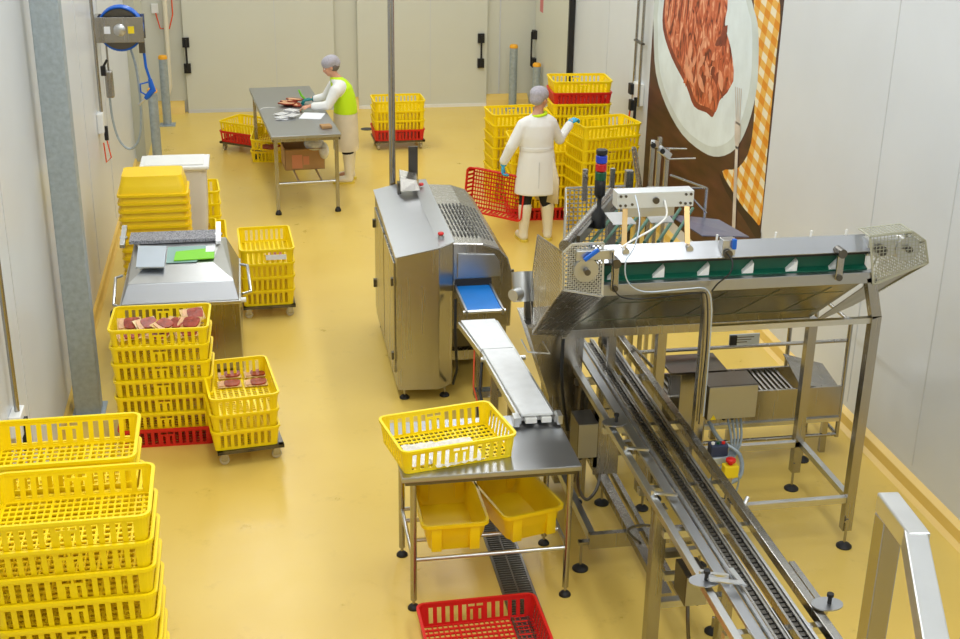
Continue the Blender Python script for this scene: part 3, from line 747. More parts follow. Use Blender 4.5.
perf(b, [(3.76,YA-.03,2.11),(3.85,YA-.03,2.05),(3.85,YR-.25,1.76),(3.76,YR-.25,1.82)], .024, .006)
perf(b, [(3.85,YA-.03,2.05),(3.89,YA-.03,1.91),(3.87,YR-.02,1.36),(3.85,YR-.25,1.76)], .024, .006)
perf(b, [(3.5,YA-.03,2.09),(3.76,YA-.03,2.11),(3.76,YA+.12,2.11),(3.5,YA+.12,2.09)], .024, .006)
b.build('right_mesh_guard', mat('mesh_screen', (188,188,170), .45, .6), t)
MB().plate([(3.55,YA,1.795),(3.89,YA,1.905),(3.86,YR,1.34),(3.57,YR,1.22)], -.005).build('end_pan', mat('end_pan_steel', (176,172,158), .4, .8), t)
MB().lathe([(0,-.05),(.075,-.05),(.08,-.02),(.08,.01),(.05,.02),(0,.02)], (3.77,YA+.06,1.99), 28, 'y').build('head_pulley', M['steelb'], t, smooth=True)
MB().box(3.52,3.76,YA+.02,YA+.1,1.95,2.05,.006).build('gear_block', M['steelb'], t)
MB().cyl((3.6,YA+.01,1.99),(3.6,YA-.02,1.99),.03,14).cyl((3.77,YA-.0,1.99),(3.77,YA-.02,1.99),.02,14).build('bearing_caps', M['steeld'], t)
# straps clamping the side panels
for x in (1.975, 3.33):
    s_ = MB().box(x-.022,x+.022,YA-.045,YA-.03,1.835,2.02,.004).build('strap_bracket', M['steel'], t)
    MB().cyl((x,YA-.055,1.85),(x,YA-.02,1.85),.02,12).cyl((x,YA-.06,2.0),(x,YA+.02,2.0),.028,12).build('clamp_knob', M['steeld'], s_)
for x in (2.62,2.98,3.2,3.42): MB().cyl((x,YA+.12,2.04),(x+.004,YA+.12,2.09),.007,8).build('pin', M['white'], t)
# legs and frame
MB().box(3.59,3.65,YA-.02,YA+.04,.1,1.58).bar((3.62,YA+.01,1.57),(3.55,YA+.01,1.83),.06).build('leg', M['steel'], t)
MB().box(2.53,2.585,YA-.02,YA+.035,.1,1.68).bar((2.557,YA+.01,1.67),(2.53,YA+.01,1.83),.055).build('leg', M['steel'], t)
MB().box(3.57,3.63,YR,YR+.06,.1,1.25).build('leg', M['steel'], t)
MB().box(2.53,2.59,YR,YR+.06,.1,1.25).build('leg', M['steel'], t)
MB().box(2.2,2.25,YR,YR+.05,.1,1.25).build('leg', M['steel'], t)
MB().box(2.58,3.6,YA-.005,YA+.03,1.53,1.565).build('cross_rail', M['steelb'], t)
MB().box(2.58,3.6,YA-.01,YA+.03,.3,.34).box(2.58,3.6,YR+.0,YR+.04,.3,.34).box(3.6,3.64,YA+.04,YR,.3,.34).box(2.54,2.58,YA+.04,YR,.3,.34).build('base_rails', M['steelb'], t)
leveling(t, ((3.6,6.6),(3.56,7.36),(2.57,7.36),(2.2,7.36)), .2, .05)
MB().cyl((3.59,6.6,.18),(3.62,6.64,.18),.008,8).build('foot_bracket', M['steel'], t)

def cable(pts, r, label, m=None, cat='cable'):
    P = [Vector(p) for p in pts]; out = []
    for i in range(len(P)-1):
        p0, p1, p2, p3 = P[max(i-1,0)], P[i], P[i+1], P[min(i+2,len(P)-1)]
        for k in range(5):
            u = k/5; out.append(.5*((2*p1)+(-p0+p2)*u+(2*p0-5*p1+4*p2-p3)*u*u+(-p0+3*p1-3*p2+p3)*u**3))
    out.append(P[-1])
    return tag(MB().tube(out, r, 8).build('cable' if cat == 'cable' else 'hose', m or M['black'], smooth=True, loc=P[0]), label, cat)
cable([(1.94,6.56,2.08),(1.95,6.55,1.95),(1.96,6.56,1.86),(2.05,6.58,1.79),(2.3,6.58,1.79),(2.48,6.59,1.8),(2.53,6.59,1.76),(2.55,6.59,1.5),(2.55,6.6,1.2),(2.55,6.6,.95)], .004, 'black cable looping along the conveyor rail and down the left leg')
cable([(2.12,6.78,2.34),(2.13,6.7,2.22),(2.08,6.6,2.1),(2.02,6.56,2.02),(2.04,6.56,1.9),(2.15,6.57,1.83),(2.4,6.585,1.83),(2.52,6.585,1.82),(2.56,6.585,1.7),(2.575,6.6,1.4),(2.575,6.6,1.0)], .004, 'thin cable from the sensor bar down the conveyor leg', M['litegrey'])
cable([(2.32,6.85,2.28),(2.32,6.8,2.2),(2.22,6.75,2.14),(2.1,6.7,2.1),(2.02,6.66,2.07)], .006, 'white cable curling below the bright sensor bar', M['white'])
cable([(2.64,6.62,2.02),(2.66,6.58,1.98),(2.64,6.56,1.92),(2.58,6.57,1.86),(2.55,6.58,1.81)], .005, 'black sensor cable hanging from the blue clip on the conveyor')

# sensor bar above the conveyor
t = thing('sensor_bar', (2.27, 6.9, 2.09), 'bright steel sensor bar raised on two brackets above the green cleated conveyor', 'sensor bar')
MB().box(2.04,2.5,6.86,6.96,2.235,2.33,.004).build('bar_housing', mat('pale_bar', (226,230,232), .35, .5), t)
b = MB()
for x, z in ((2.06,2.31),(2.09,2.31),(2.06,2.255),(2.09,2.255),(2.13,2.26),(2.42,2.26),(2.45,2.31),(2.48,2.31),(2.45,2.255),(2.48,2.255)): b.cyl((x,6.861,z),(x,6.853,z),.008,10)
b.build('bolt_heads', M['steeld'], t)
MB().cyl((2.27,6.861,2.28),(2.27,6.845,2.28),.019,18).build('round_port', M['steeld'], t)
MB().box(2.12,2.4,6.9,7.0,2.17,2.235).build('sensor_body', M['steelb'], t)
tan = mat('tan_bracket', (190,160,110), .35, .9)
MB().bar((2.09,6.86,2.235),(2.06,6.74,2.03),.03,.012).build('support_bracket', tan, t)
MB().bar((2.46,6.86,2.235),(2.44,6.74,2.03),.03,.012).build('support_bracket', tan, t)
MB().cyl((2.06,6.74,2.03),(2.06,6.69,2.03),.02,12).cyl((2.44,6.74,2.03),(2.44,6.69,2.03),.02,12).build('bracket_bolt', M['steelb'], t)
t = thing('photo_eye', (2.66,6.66,2.05), 'small clip-on sensor with a blue cap on the cleated conveyor', 'sensor')
MB().box(2.62,2.7,6.65,6.72,1.99,2.09,.004).build('bracket', M['steelb'], t)
MB().box(2.67,2.695,6.625,6.65,2.04,2.1,.004).build('cap', M['blue'], t)
MB().lathe([(.02,-.005),(.027,-.005),(.027,.005),(.02,.005)], (2.65,6.635,2.01), 18, 'y').build('ring', M['steeld'], t)

# angled infeed with green round belts behind
t = thing('infeed_conveyor', (2.4, 7.7, 0), 'angled infeed conveyor with green round belts behind the sensor bar', 'conveyor')
dx, dy = .48, .88
b = MB()
for i in range(7):
    x, y = 1.93+i*.085, 7.02
    b.cyl((x,y,1.97),(x+dx*.72,y+dy*.72,1.97),.011,8)
b.build('round_belts', M['greend'], t, smooth=True)
MB().cyl((1.76,6.92,2.0),(2.32,7.95,2.0),.04,14).build('side_tube', M['steel'], t, smooth=True)
MB().bar((1.83,6.9,2.04),(2.36,7.87,2.04),.02,.06).build('side_strip', M['steeld'], t)
MB().plate([(2.05,6.95,2.11),(2.19,6.95,2.11),(2.19,7.15,2.12),(2.05,7.15,2.12)],.006).plate([(2.28,6.95,2.11),(2.42,6.95,2.11),(2.42,7.15,2.14),(2.28,7.15,2.14)],.006).build('cover_plates', M['steelb'], t)
MB().plate([(2.62,7.0,2.0),(2.92,7.0,1.98),(2.95,7.6,1.9),(2.6,7.6,1.95)],.006).build('discharge_sheet', mat('blue_grey_sheet', (120,124,150), .35, .8), t)
perf(MB(), [(2.06,8.15,1.55),(2.52,8.15,1.55),(2.52,8.15,1.99),(2.06,8.15,1.99)], .03, .008).build('mesh_screen', M['mesh'], t)
perf(MB(), [(1.9,7.5,1.75),(2.06,8.15,1.55),(2.06,8.15,1.99),(1.92,7.55,1.99)], .03, .008).build('mesh_screen', M['mesh'], t)
b = MB().cyl((2.6,7.3,2.2),(2.75,7.3,2.05),.006,6).cyl((2.5,7.3,2.3),(2.85,7.6,2.12),.007,6).cyl((2.85,7.6,2.12),(2.85,7.6,1.9),.01,6).cyl((2.45,7.6,2.14),(2.85,7.6,2.12),.007,6)
b.build('wire_frame', M['steel'], t)
MB().box(2.28,2.34,7.85,7.91,.02,1.95).box(2.1,2.15,8.12,8.17,.02,1.6).box(2.47,2.52,8.12,8.17,.02,2.1).box(2.17,2.2,8.12,8.15,1.9,2.12).box(2.36,2.39,8.12,8.15,1.9,2.12).build('stand_post', M['steel'], t)
# tall rack arms behind
t = thing('arm_rack', (3.05, 9.3, 0), 'tall steel post rack with thin side arms in front of the crate stacks', 'rack')
MB().box(2.98,3.01,9.2,9.23,0,2.02).box(3.1,3.13,9.4,9.43,0,2.0).box(3.1,3.13,9.2,9.23,0,1.96).build('post', M['steel'], t)
MB().bar((2.99,9.2,2.01),(3.12,9.45,1.93),.03,.05).bar((3.03,9.15,1.98),(3.13,9.2,1.9),.03,.05).build('head_block', M['steelb'], t)
MB().cyl((3.1,9.3,1.94),(3.3,9.3,1.93),.007,6).cyl((3.1,9.2,1.88),(3.34,9.2,1.88),.007,6).cyl((3.12,9.42,1.9),(3.26,9.42,1.9),.007,6).build('side_arm', M['steelb'], t)
MB().cyl((2.985,9.18,2.0),(2.985,9.16,2.0),.02,10).cyl((3.05,9.15,1.96),(3.05,9.13,1.96),.02,10).build('clamp_knob', M['black'], t)
b = MB()
P0, P1 = Vector((2.83,9.2,1.97)), Vector((2.93,9.2,1.5))
for i in range(12):
    p = P0.lerp(P1, i/11); b.bar(p, p+Vector((.06,.12,-.03)), .01, .03)
b.bar(P0, P1, .012).bar(P0+Vector((.06,.12,-.03)), P1+Vector((.06,.12,-.03)), .02)
b.box(2.92,2.96,9.28,9.32,0,1.5)
b.build('comb_panel', M['steel'], t)
# beacon
t = thing('signal_tower', (2.03, 7.2, 2.02), 'signal beacon with blue, red and green lenses on a black stem', 'beacon')
c = (2.03,7.2,0)
def ringz(z0, z1, r, nm, m): MB().lathe([(r*.9,z0),(r,z0+.004),(r,z1-.004),(r*.9,z1)], c, 20).build(nm, m, t, smooth=True)
MB().lathe([(.045,2.02),(.045,2.1),(.014,2.14),(.014,2.2),(.032,2.22)], c, 20).build('stem', M['black'], t, smooth=True)
ringz(2.22,2.315,.033,'base_module',M['black']); ringz(2.315,2.365,.034,'green_lens',M['signgreen']); ringz(2.37,2.415,.034,'red_lens',M['signred']); ringz(2.42,2.465,.034,'blue_lens',M['signblue']); ringz(2.47,2.5,.034,'cap',M['black'])
# motor poking out at left
t = thing('gear_motor', (1.62, 8.1, 0), 'shiny cylindrical gear motor at the left end of the cleated conveyor', 'motor')
MB().cyl((1.66,7.55,1.42),(1.66,7.62,1.6),.07,20).build('motor_can', M['steelb'], t, smooth=True)
MB().cyl((1.62,7.5,1.5),(1.57,7.46,1.5),.04,16).build('motor_cap', M['steelb'], t, smooth=True)
MB().bar((1.7,7.58,1.3),(1.7,7.58,1.45),.05).build('mount', M['steeld'], t)
MB().hexa([(1.9,7.5,.1),(2.05,7.5,.1),(2.05,7.75,.1),(1.9,7.75,.1)],[(1.84,7.5,.75),(2.05,7.5,.75),(2.05,7.75,.75),(1.84,7.75,.75)]).hexa([(1.84,7.5,.75),(2.05,7.5,.75),(2.05,7.75,.75),(1.84,7.75,.75)],[(1.66,7.45,1.3),(2.05,7.45,1.3),(2.05,7.75,1.3),(1.66,7.75,1.3)]).build('pedestal', M['steel'], t)
MB().tube([(1.62,7.4,1.22),(1.62,7.2,1.22),(1.76,7.2,1.2),(1.76,7.4,1.2)], .005, 6).build('wire_loop', M['steelb'], t)
cable([(1.9,7.42,1.25),(1.88,7.35,1.0),(1.9,7.36,.8),(1.95,7.4,.55)], .012, 'black cable running down the pedestal under the cleated conveyor')

# ------------------------------------------------------------------ chain conveyor coming toward the camera
YN, YE = 3.2, 7.95
t = thing('chain_conveyor', (2.25, 5.6, 0), 'long twin-chain steel conveyor running under the cleated conveyor toward the camera', 'conveyor')
MB().box(1.99,2.03,YN,YE,.93,.97,.004).build('outer_rail', M['steelb'], t)
MB().box(2.425,2.47,YN,YE+.1,.925,.975,.004).build('outer_rail', M['steel'], t)
MB().box(2.09,2.145,YN,YE,.935,.955,.003).box(2.15,2.165,YN,YE,.95,.975).build('guide_strip', M['steelm'], t)
def chain(x, m=M['steeld']):
    c = MB().box(x-.03,x-.018,YN,YE,.92,.965).box(x+.018,x+.03,YN,YE,.92,.965).box(x-.018,x+.018,YN,YE,.92,.935).build('chain_track', M['steel'], t)
    b = MB(); y = YN
    while y < YE-.04:
        b.box(x-.015,x+.015,y,y+.026,.936,.952); b.cyl((x-.017,y+.032,.944),(x+.017,y+.032,.944),.005,6); y += .038
    b.build('chain_links', m, c)
chain(2.205); chain(2.315)
MB().box(2.245,2.252,YN,YE,.93,.96).box(2.35,2.362,YN,YE,.93,.97).box(2.37,2.376,YN,YE,.93,.955).build('wear_strip', M['steelb'], t)
for y in (3.7, 4.6, 5.5, 5.95, 6.7, 7.4):
    MB().box(1.99,2.47,y,y+.04,.87,.91).build('cross_tie', M['steelb'], t)
for y in (5.0, 5.78, 6.3):
    b = MB().bar((2.01,y,.985),(2.13,y-.05,.99),.02,.012).cyl((2.01,y,.95),(2.01,y,1.0),.012,10).build('clamp_arm', M['steelb'], t)
MB().cyl((2.46,5.62,.95),(2.49,5.64,1.0),.012,10).build('clamp_arm', M['steelb'], t)
for x, y in ((2.0,4.93),(2.03,6.62),(2.5,4.66)):
    p = MB(); p.prism([(x+.075*math.cos(a), y+.055*math.sin(a)) for a in [2*math.pi*k/24 for k in range(24)]], 'z', .985, .991)
    p = p.build('oval_plate', M['steelm'], t)
    MB().cyl((x+.01,y,.99),(x+.01,y,1.03),.01,10).cyl((x+.01,y,1.03),(x+.01,y,1.045),.016,10).build('plate_knob', M['black'], p)
    MB().cyl((x,y,.96),(x,y,.985),.012,8).build('plate_stem', M['steel'], p)
MB().plate([(2.0,4.94,1.0),(2.02,4.9,1.0),(2.18,4.84,1.0),(2.16,4.88,1.0)],.006).plate([(2.18,4.84,1.0),(2.16,4.85,1.0),(2.14,5.0,1.0),(2.17,5.0,1.0)],.006).build('deflector', M['steelb'], t)
MB().box(2.5,2.53,4.7,5.1,.9,.94).build('outrigger', M['steel'], t)
MB().box(2.26,2.42,YN,4.85,.84,.86).build('lower_tray', M['steeld'], t)
# supports
for x0 in (2.0, 2.42):
    MB().box(x0,x0+.07,5.69,5.76,.0 if x0 > 2.1 else .05,.93).build('support_post', M['steel'], t)
    MB().box(x0,x0+.06,7.3,7.36,.1,.93).build('support_post', M['steel'], t)
    MB().box(x0,x0+.06,3.6,3.66,.1,.93).build('support_post', M['steel'], t)
MB().box(2.07,2.42,5.7,5.74,.62,.66).box(2.07,2.42,5.66,5.7,.5,.54).box(2.07,2.42,5.7,5.75,.3,.34).build('cross_brace', M['steelb'], t)
leveling(t, ((2.45,5.85),(2.03,7.4),(2.45,7.25)), .1, .045)
# side panel under rail at the back
MB().box(2.04,2.06,7.05,7.8,.45,.92).box(2.04,2.2,7.05,7.07,.4,.86).build('side_panel', M['steel'], t)
# floor frame of the line
t = thing('floor_frame', (2.1, 6.9, 0), 'low rectangular steel floor frame with twin rails beneath the chain conveyor', 'frame')
MB().box(2.13,2.19,5.85,7.7,.24,.29).box(2.22,2.25,5.85,7.7,.26,.3).build('long_rail', M['steel'], t)
MB().box(1.9,1.94,6.6,7.75,.2,.26).build('long_rail', M['steelb'], t)
MB().box(1.9,2.6,6.56,6.6,.16,.26).box(1.9,2.6,7.72,7.76,.16,.26).build('cross_rail', M['steel'], t)
MB().box(1.84,1.9,6.58,6.62,.18,.2).build('foot_bracket', M['steel'], t)
leveling(t, ((1.86,6.6),(1.92,7.85),(2.6,6.52),(2.62,7.8)), .2, .05)
# control boxes
def ebox(x0, x1, y0, y1, z0, z1, label, gland=True, rz=0):
    t = thing('control_box', (x0,y0,z0), label, 'box')
    MB().box(x0,x1,y0,y1,z0,z1,.004).build('housing', M['steeld'], t)
    MB().box(x0+.004,x1-.004,y0-.006,y0,z0+.004,z1-.004,.002).build('lid', M['steelm'], t)
    if gland: MB().cyl(((x0+x1)/2-.03,y0+.05,z0-.03),((x0+x1)/2-.03,y0+.05,z0),.012,10).cyl(((x0+x1)/2+.03,y0+.05,z0-.03),((x0+x1)/2+.03,y0+.05,z0),.012,10).build('cable_gland', M['black'], t)
    return t
ebox(1.9,2.03,6.95,7.15,.58,.82,'small stainless control box behind the right corner of the near table')
ebox(2.1,2.22,5.42,5.6,.5,.68,'small stainless control box hung on the near post of the chain conveyor')
jb = ebox(2.83,3.17,7.2,7.42,.66,.9,'large brushed stainless junction box with warning triangle beside the conveyor legs')
MB().prism([(2.855,.665),(2.895,.665),(2.875,.7)], 'y', 7.19, 7.194).build('warning_triangle', M['stickery'], jb)
cable([(1.92,7.0,.5),(1.93,6.98,.35),(1.98,6.95,.28),(2.06,7.0,.34),(2.1,7.1,.45)], .011, 'grey cable loop below the small control box by the near table', M['steeld'])
cable([(2.87,7.25,.62),(2.9,7.1,.56),(3.0,7.0,.5),(2.95,6.85,.42),(2.75,6.75,.42),(2.6,6.7,.48)], .014, 'thick grey conduit curving down from the junction box', M['galv'])
for i in range(4):
    cable([(3.0+.03*i,7.25,.63),(2.98+.02*i,7.1,.52),(2.86,6.95-.02*i,.44),(2.7,6.8-.02*i,.42),(2.58,6.72,.46+.01*i)], .008, 'one of the thin grey cables bundled below the junction box', M['galv'])['group'] = 'cables bundled below the junction box'
cable([(2.15,5.5,.47),(2.15,5.45,.3),(2.2,5.5,.1),(2.25,5.6,.04)], .011, 'dark cable dropping from the small box on the near conveyor post', M['steeld'])
cable([(2.0,5.9,.6),(2.02,6.2,.5),(2.2,6.4,.4),(2.4,6.2,.45),(2.42,5.9,.6)], .008, 'grey hose looping behind the near conveyor post', M['steeld'], 'hose')
# push button stations
t = thing('emergency_stop', (2.7,6.42,.48), 'yellow emergency stop box with a red mushroom button', 'stop button')
MB().box(2.66,2.75,6.4,6.46,.675,.755,.008).build('yellow_box', M['stickery'], t)
MB().lathe([(.014,0),(.014,.015),(.03,.02),(.03,.035),(.02,.042)], (2.705,6.43,.755), 18).build('mushroom_button', M['red'], t, smooth=True)
MB().box(2.69,2.72,6.42,6.44,.48,.675).cyl((2.7,6.43,.51),(2.57,6.55,.5),.012,8).build('mounting_stem', M['steel'], t)
t = thing('push_button_station', (2.58,6.5,.75), 'dark push button box with red and green buttons beside the emergency stop', 'switch')
MB().box(2.6,2.71,6.49,6.56,.775,.85,.01).build('box_body', mat('navy_plastic', (40,52,80), .5), t)
MB().box(2.6,2.71,6.485,6.555,.725,.775,.008).build('box_base', M['litegrey'], t)
for x, m in ((2.62,'white'),(2.652,'signgreen'),(2.685,'red')): MB().cyl((x,6.52,.85),(x,6.52,.862),.011,12).build('button', M[m], t)
MB().box(2.63,2.655,6.51,6.53,.48,.725).build('mounting_stem', M['steel'], t)
cable([(2.75,6.45,.7),(2.79,6.48,.6),(2.74,6.46,.45),(2.68,6.5,.4)], .006, 'grey cable hanging beside the emergency stop', M['galv'])
# tall guard box
t = thing('guard_box', (2.8,7.75,0), 'upright stainless guard box under a flat plate between the conveyors', 'box')
MB().box(2.78,2.98,7.6,7.85,.28,.82,.004).build('housing', M['steel'], t)
MB().box(2.7,3.1,7.58,7.88,.82,.835).build('top_plate', M['steeld'], t)
MB().tube([(2.45,7.7,1.0),(2.5,7.7,.95),(2.6,7.7,.84),(2.7,7.7,.83)], .012, 8).build('bracket_arm', M['steel'], t)
MB().lathe([(.05,.38),(.05,.41),(.03,.42)], (2.66,7.45,0), 20).lathe([(.02,.1),(.02,.38)], (2.66,7.45,0), 10).build('hand_knob', M['black'], t)
MB().box(2.79,2.83,7.62,7.66,0,.28).box(2.92,2.96,7.8,7.84,0,.28).build('leg', M['steel'], t)
# ------------------------------------------------------------------ roller conveyor at rear right
t = thing('roller_conveyor', (3.4,8.1,0), 'low stainless roller conveyor in a tube frame beside the right wall', 'conveyor')
MB().box(2.45,4.08,7.82,7.84,.3,.54).box(2.45,4.08,8.16,8.18,.3,.56).build('side_sheet', M['steel'], t)
MB().plate([(3.76,7.84,.56),(4.08,7.84,.5),(4.08,8.17,.56),(3.76,8.17,.66)],.005).build('end_cover', M['steel'], t)
b = MB()
for i in range(33): x = 2.5+i*.038; b.cyl((x,7.84,.525),(x,8.16,.525),.014,8)
b.build('rollers', M['steeld'], t, smooth=True)['kind'] = 'stuff'
MB().box(2.45,4.08,7.8,7.83,.27,.3).box(2.45,4.08,8.18,8.21,.27,.3).build('frame_rail', M['steelb'], t)
b = MB()
for x, y in ((4.1,7.85),(4.1,8.4)): b.cyl((x,y,.12),(x,y,1.02),.016,10)
for x in (3.9,): b.cyl((x,8.4,.12),(x,8.4,1.02),.016,10)
b.cyl((2.45,7.86,.88),(4.1,7.86,.88),.014,10).cyl((4.1,7.85,1.02),(4.1,8.4,1.02),.014,10).cyl((4.1,7.85,.14),(4.1,8.4,.14),.014,10).cyl((3.0,7.85,.14),(4.1,7.85,.14),.014,10)
b.build('tube_guard', M['steel'], t, smooth=True)
for x in (2.6,3.25,3.98):
    MB().box(x,x+.04,7.84,7.88,0,.3).build('leg', M['steel'], t); MB().box(x,x+.04,8.16,8.2,0,.3).build('leg', M['steel'], t)
leveling(t, ((3.8,7.75),), .27, .055)
t = thing('rating_plate', (3.24,8.48,.92), 'small steel plate with a black switch hung on the tube guard', 'sign')
MB().box(3.2,3.42,7.84,7.85,.9,.98).build('plate', M['litegrey'], t)
MB().box(3.2,3.25,7.825,7.84,.905,.975).build('switch', M['black'], t)
b = MB()
for k, (a, c) in enumerate(((.25,.38),(.25,.36),(.25,.33))): b.box(3+a,3+c,7.838,7.8395,.955-.018*k,.961-.018*k)
b.build('engraved_lines', M['steeld'], t)
# ------------------------------------------------------------------ square tube handrail, near right
t = thing('handrail', (1.47,2.5,0), 'square stainless tube handrail rising at the bottom right corner', 'handrail')
MB().box(1.445,1.498,2.47,2.523,0,2.81).build('post', M['steel'], t, bevel=.004)
MB().bar((1.4715,2.523,2.8365),(1.455,2.33,2.8365),.053).build('top_bar', M['steelb'], t, bevel=.004)
MB().bar((1.46,2.36,2.832),(1.21,1.8,2.90),.053).bar((1.21,1.8,2.90),(1.08,1.5,2.937),.053).build('sloping_rail', M['steelb'], t, bevel=.004)
MB().box(1.06,1.11,1.47,1.52,0,2.92).build('post', M['steel'], t, bevel=.004)

# ------------------------------------------------------------------ lidded steel tumbler at left
t = thing('lidded_machine', (-.63, 10.1, 0), 'stainless machine with a sloped lid carrying a green booklet, near the left wall', 'machine')
x0, x1 = -1.09, -.17
MB().box(x0,x1,9.78,10.75,.08,.66,.006).build('body', M['steel'], t)
MB().box(x0-.01,x1+.012,9.74,10.77,.655,.685,.006).build('body_lip', M['steelb'], t)
MB().box(-.72,-.715,9.775,9.782,.1,.6).build('door_joint', M['slot'], t)
MB().cyl((-.5,9.76,.55),(-.5,9.79,.55),.012,10).build('lock', M['steeld'], t)
MB().hexa([(x0,9.75,.685),(x1,9.75,.685),(x1,10.77,.685),(x0,10.77,.685)],[(x0+.06,9.82,.83),(x1-.04,9.82,.83),(x1-.1,10.72,.9),(x0+.06,10.72,.9)]).build('lid_skirt', M['steelm'], t, bevel=.006)
MB().hexa([(x0+.06,9.83,.83),(x1-.04,9.83,.83),(x1-.1,10.7,.9),(x0+.06,10.7,.9)],[(x0+.2,10.08,.9),(x1-.2,10.08,.9),(x1-.14,10.62,.93),(x0+.1,10.62,.93)]).build('lid_top', M['steelb'], t, bevel=.006)
MB().box(-1.06,-.34,10.52,10.76,.93,.96,.004).build('speckled_mat', M['granite'], t)
for x in (-1.11, -.33): MB().bar((x,10.45,.94),(x,10.8,1.0),.04,.03).cyl((x-.03,10.62,.96),(x+.03,10.62,.96),.014,10).build('hinge_arm', M['steelb'], t)
MB().tube([(-1.12,10.35,.72),(-1.17,10.3,.72),(-1.17,10.0,.6),(-1.12,9.95,.6)], .012, 8).build('side_handle', M['steelb'], t, smooth=True)
MB().tube([(-.16,10.4,.76),(-.1,10.36,.76),(-.08,10.0,.66),(-.15,9.95,.66)], .012, 8).build('side_handle', M['steelb'], t, smooth=True)
MB().cyl((-.16,9.82,.66),(-.12,9.82,.66),.02,12).build('side_knob', M['white'], t)
w_ = MB().lathe([(0,-.025),(.06,-.025),(.075,-.012),(.075,.012),(.06,.025),(0,.025)], (-1.17,9.95,.5), 20, 'x').build('hand_wheel', M['black'], t, smooth=True)
MB().cyl((-1.15,9.95,.5),(-1.08,9.95,.5),.012,8).build('axle', M['steel'], w_)
leveling(t, ((-1.03,9.85),(-.23,9.85),(-1.03,10.68),(-.23,10.68)), .1, .04)
def sheet(name, pts, th, m, label, cat): return tag(MB().plate(pts, th).build(name, m, loc=pts[0]), label, cat)
def lz(y): return .903+(y-10.08)*.055+.001
sheet('metal_plate', [(-.97,9.99,.905),(-.75,9.97,.905),(-.75,10.42,lz(10.42)+.006),(-.98,10.45,lz(10.45)+.006)], .012, M['litegrey'], 'pale blue-grey metal plate lying on the left of the machine lid', 'plate')
sheet('glass_sheet', [(-.74,10.08,.906),(-.5,10.08,.906),(-.42,10.42,lz(10.42)+.004),(-.74,10.42,lz(10.42)+.004)], .003, mat('teal_sheet', (150,186,180), .2), 'pale teal sheet under the green booklet on the lid', 'sheet')
sheet('booklet', [(-.68,10.1,.914),(-.36,10.12,.914),(-.36,10.34,lz(10.34)+.012),(-.67,10.28,lz(10.28)+.012)], .008, M['leaf'], 'lime green booklet lying on the steel machine lid', 'booklet')
sheet('paper_note', [(-.43,10.25,.9315),(-.36,10.25,.9315),(-.355,10.37,.941),(-.43,10.37,.941)], .001, M['paper'], 'white note at the corner of the green booklet', 'paper')
# power lead on left wall behind it
cable([(-1.49,10.6,1.08),(-1.46,10.55,1.05),(-1.45,10.5,.9),(-1.46,10.3,.6),(-1.4,10.2,.4)], .01, 'black lead with red plug hanging on the left wall beside the machine')
tag(MB().box(-1.5,-1.43,10.55,10.62,1.06,1.16,.01).build('wall_plug', M['red'], loc=(-1.46,10.58,1.1)), 'small red plug fixed on the left wall beside the column', 'plug')

# stack of nested upside-down yellow tubs
for i in range(16):
    tub('plastic_tub', (-.905, 11.55, .073*i), 0, M['tubyellow'], f'solid yellow tub upside down, number {i+1} upward in the nested stack at left' if i < 15 else 'solid yellow tub upside down on top of the nested stack at left', 'tub', (.62,.44,.18), 'upside-down yellow tubs nested in a stack', flip=True)
for o in bpy.data.objects:      # every nested tub alike except the top one
    if o.get('group') == 'upside-down yellow tubs nested in a stack' and 'number' in o['label']:
        o['label'] = 'solid yellow tub nested upside down below the topmost one at left'
stack('yyyy', -.74, 12.2, 0, R(2), 'under the white lidded tub', 'crates under the white tub')
t = local(thing('storage_bin', (-.74, 12.2, 4*PITCH+.022), 'translucent white bin with a white lid behind the yellow tub stack', 'bin'))
tub_bm(.6,.42,.62,tw=.03,r=.06).build('bin_body', M['clear'], t, smooth=True)
MB().box(-.32,.32,-.23,.23,.615,.65,.012).box(-.27,.27,-.18,.18,.65,.665,.006).build('bin_lid', M['white'], t)
tag(MB().box(-.96,-.52,12.06,12.34,.56,.8,.03).build('wrapped_bundle', mat('peach_bundle', (240,206,160), .7), loc=(-.74,12.2,.56)), 'peach coloured bundle inside the translucent white bin', 'bundle')

# ------------------------------------------------------------------ hose reel and fittings on the left wall
t = thing('hose_reel', (-1.25, 13.4, 2.1), 'stainless boxed hose reel with blue hose mounted high on the left wall', 'hose reel')
MB().box(-1.5,-1.02,13.36,13.38,2.11,2.36,.004).box(-1.5,-1.02,13.6,13.62,2.11,2.36,.004).box(-1.5,-1.46,13.38,13.6,2.11,2.36).build('housing', M['steel'], t)
MB().lathe([(.14,-.08),(.2,-.08),(.2,-.075),(.19,-.07),(.19,.07),(.22,.075),(.22,.08),(.14,.08)], (-1.25,13.49,2.235), 32, 'y').build('drum', M['steeld'], t, smooth=True)
b = MB()
for k in range(6): b.tube([(-1.25+.212*math.cos(a), 13.43+.024*k, 2.235+.212*math.sin(a)) for a in [2*math.pi*j/32 for j in range(33)]], .012, 8)
b.build('wound_hose', M['blue'], t, smooth=True)['kind'] = 'stuff'
MB().lathe([(0,-.012),(.05,-.012),(.06,-.004),(.06,0),(0,0)], (-1.25,13.36,2.235), 24, 'y').build('hub_cap', M['steelb'], t, smooth=True)
MB().box(-1.4,-1.34,13.355,13.36,2.2,2.27).build('white_sticker', M['paper'], t)
MB().box(-1.17,-1.11,13.355,13.36,2.2,2.27).build('yellow_sticker', M['stickery'], t)
MB().box(-1.08,-1.02,13.38,13.44,2.0,2.12).build('hose_guide', M['steeld'], t)
t = thing('spray_gun', (-1.03,13.42,1.6), 'blue spray gun hanging on its blue hose below the reel', 'spray gun')
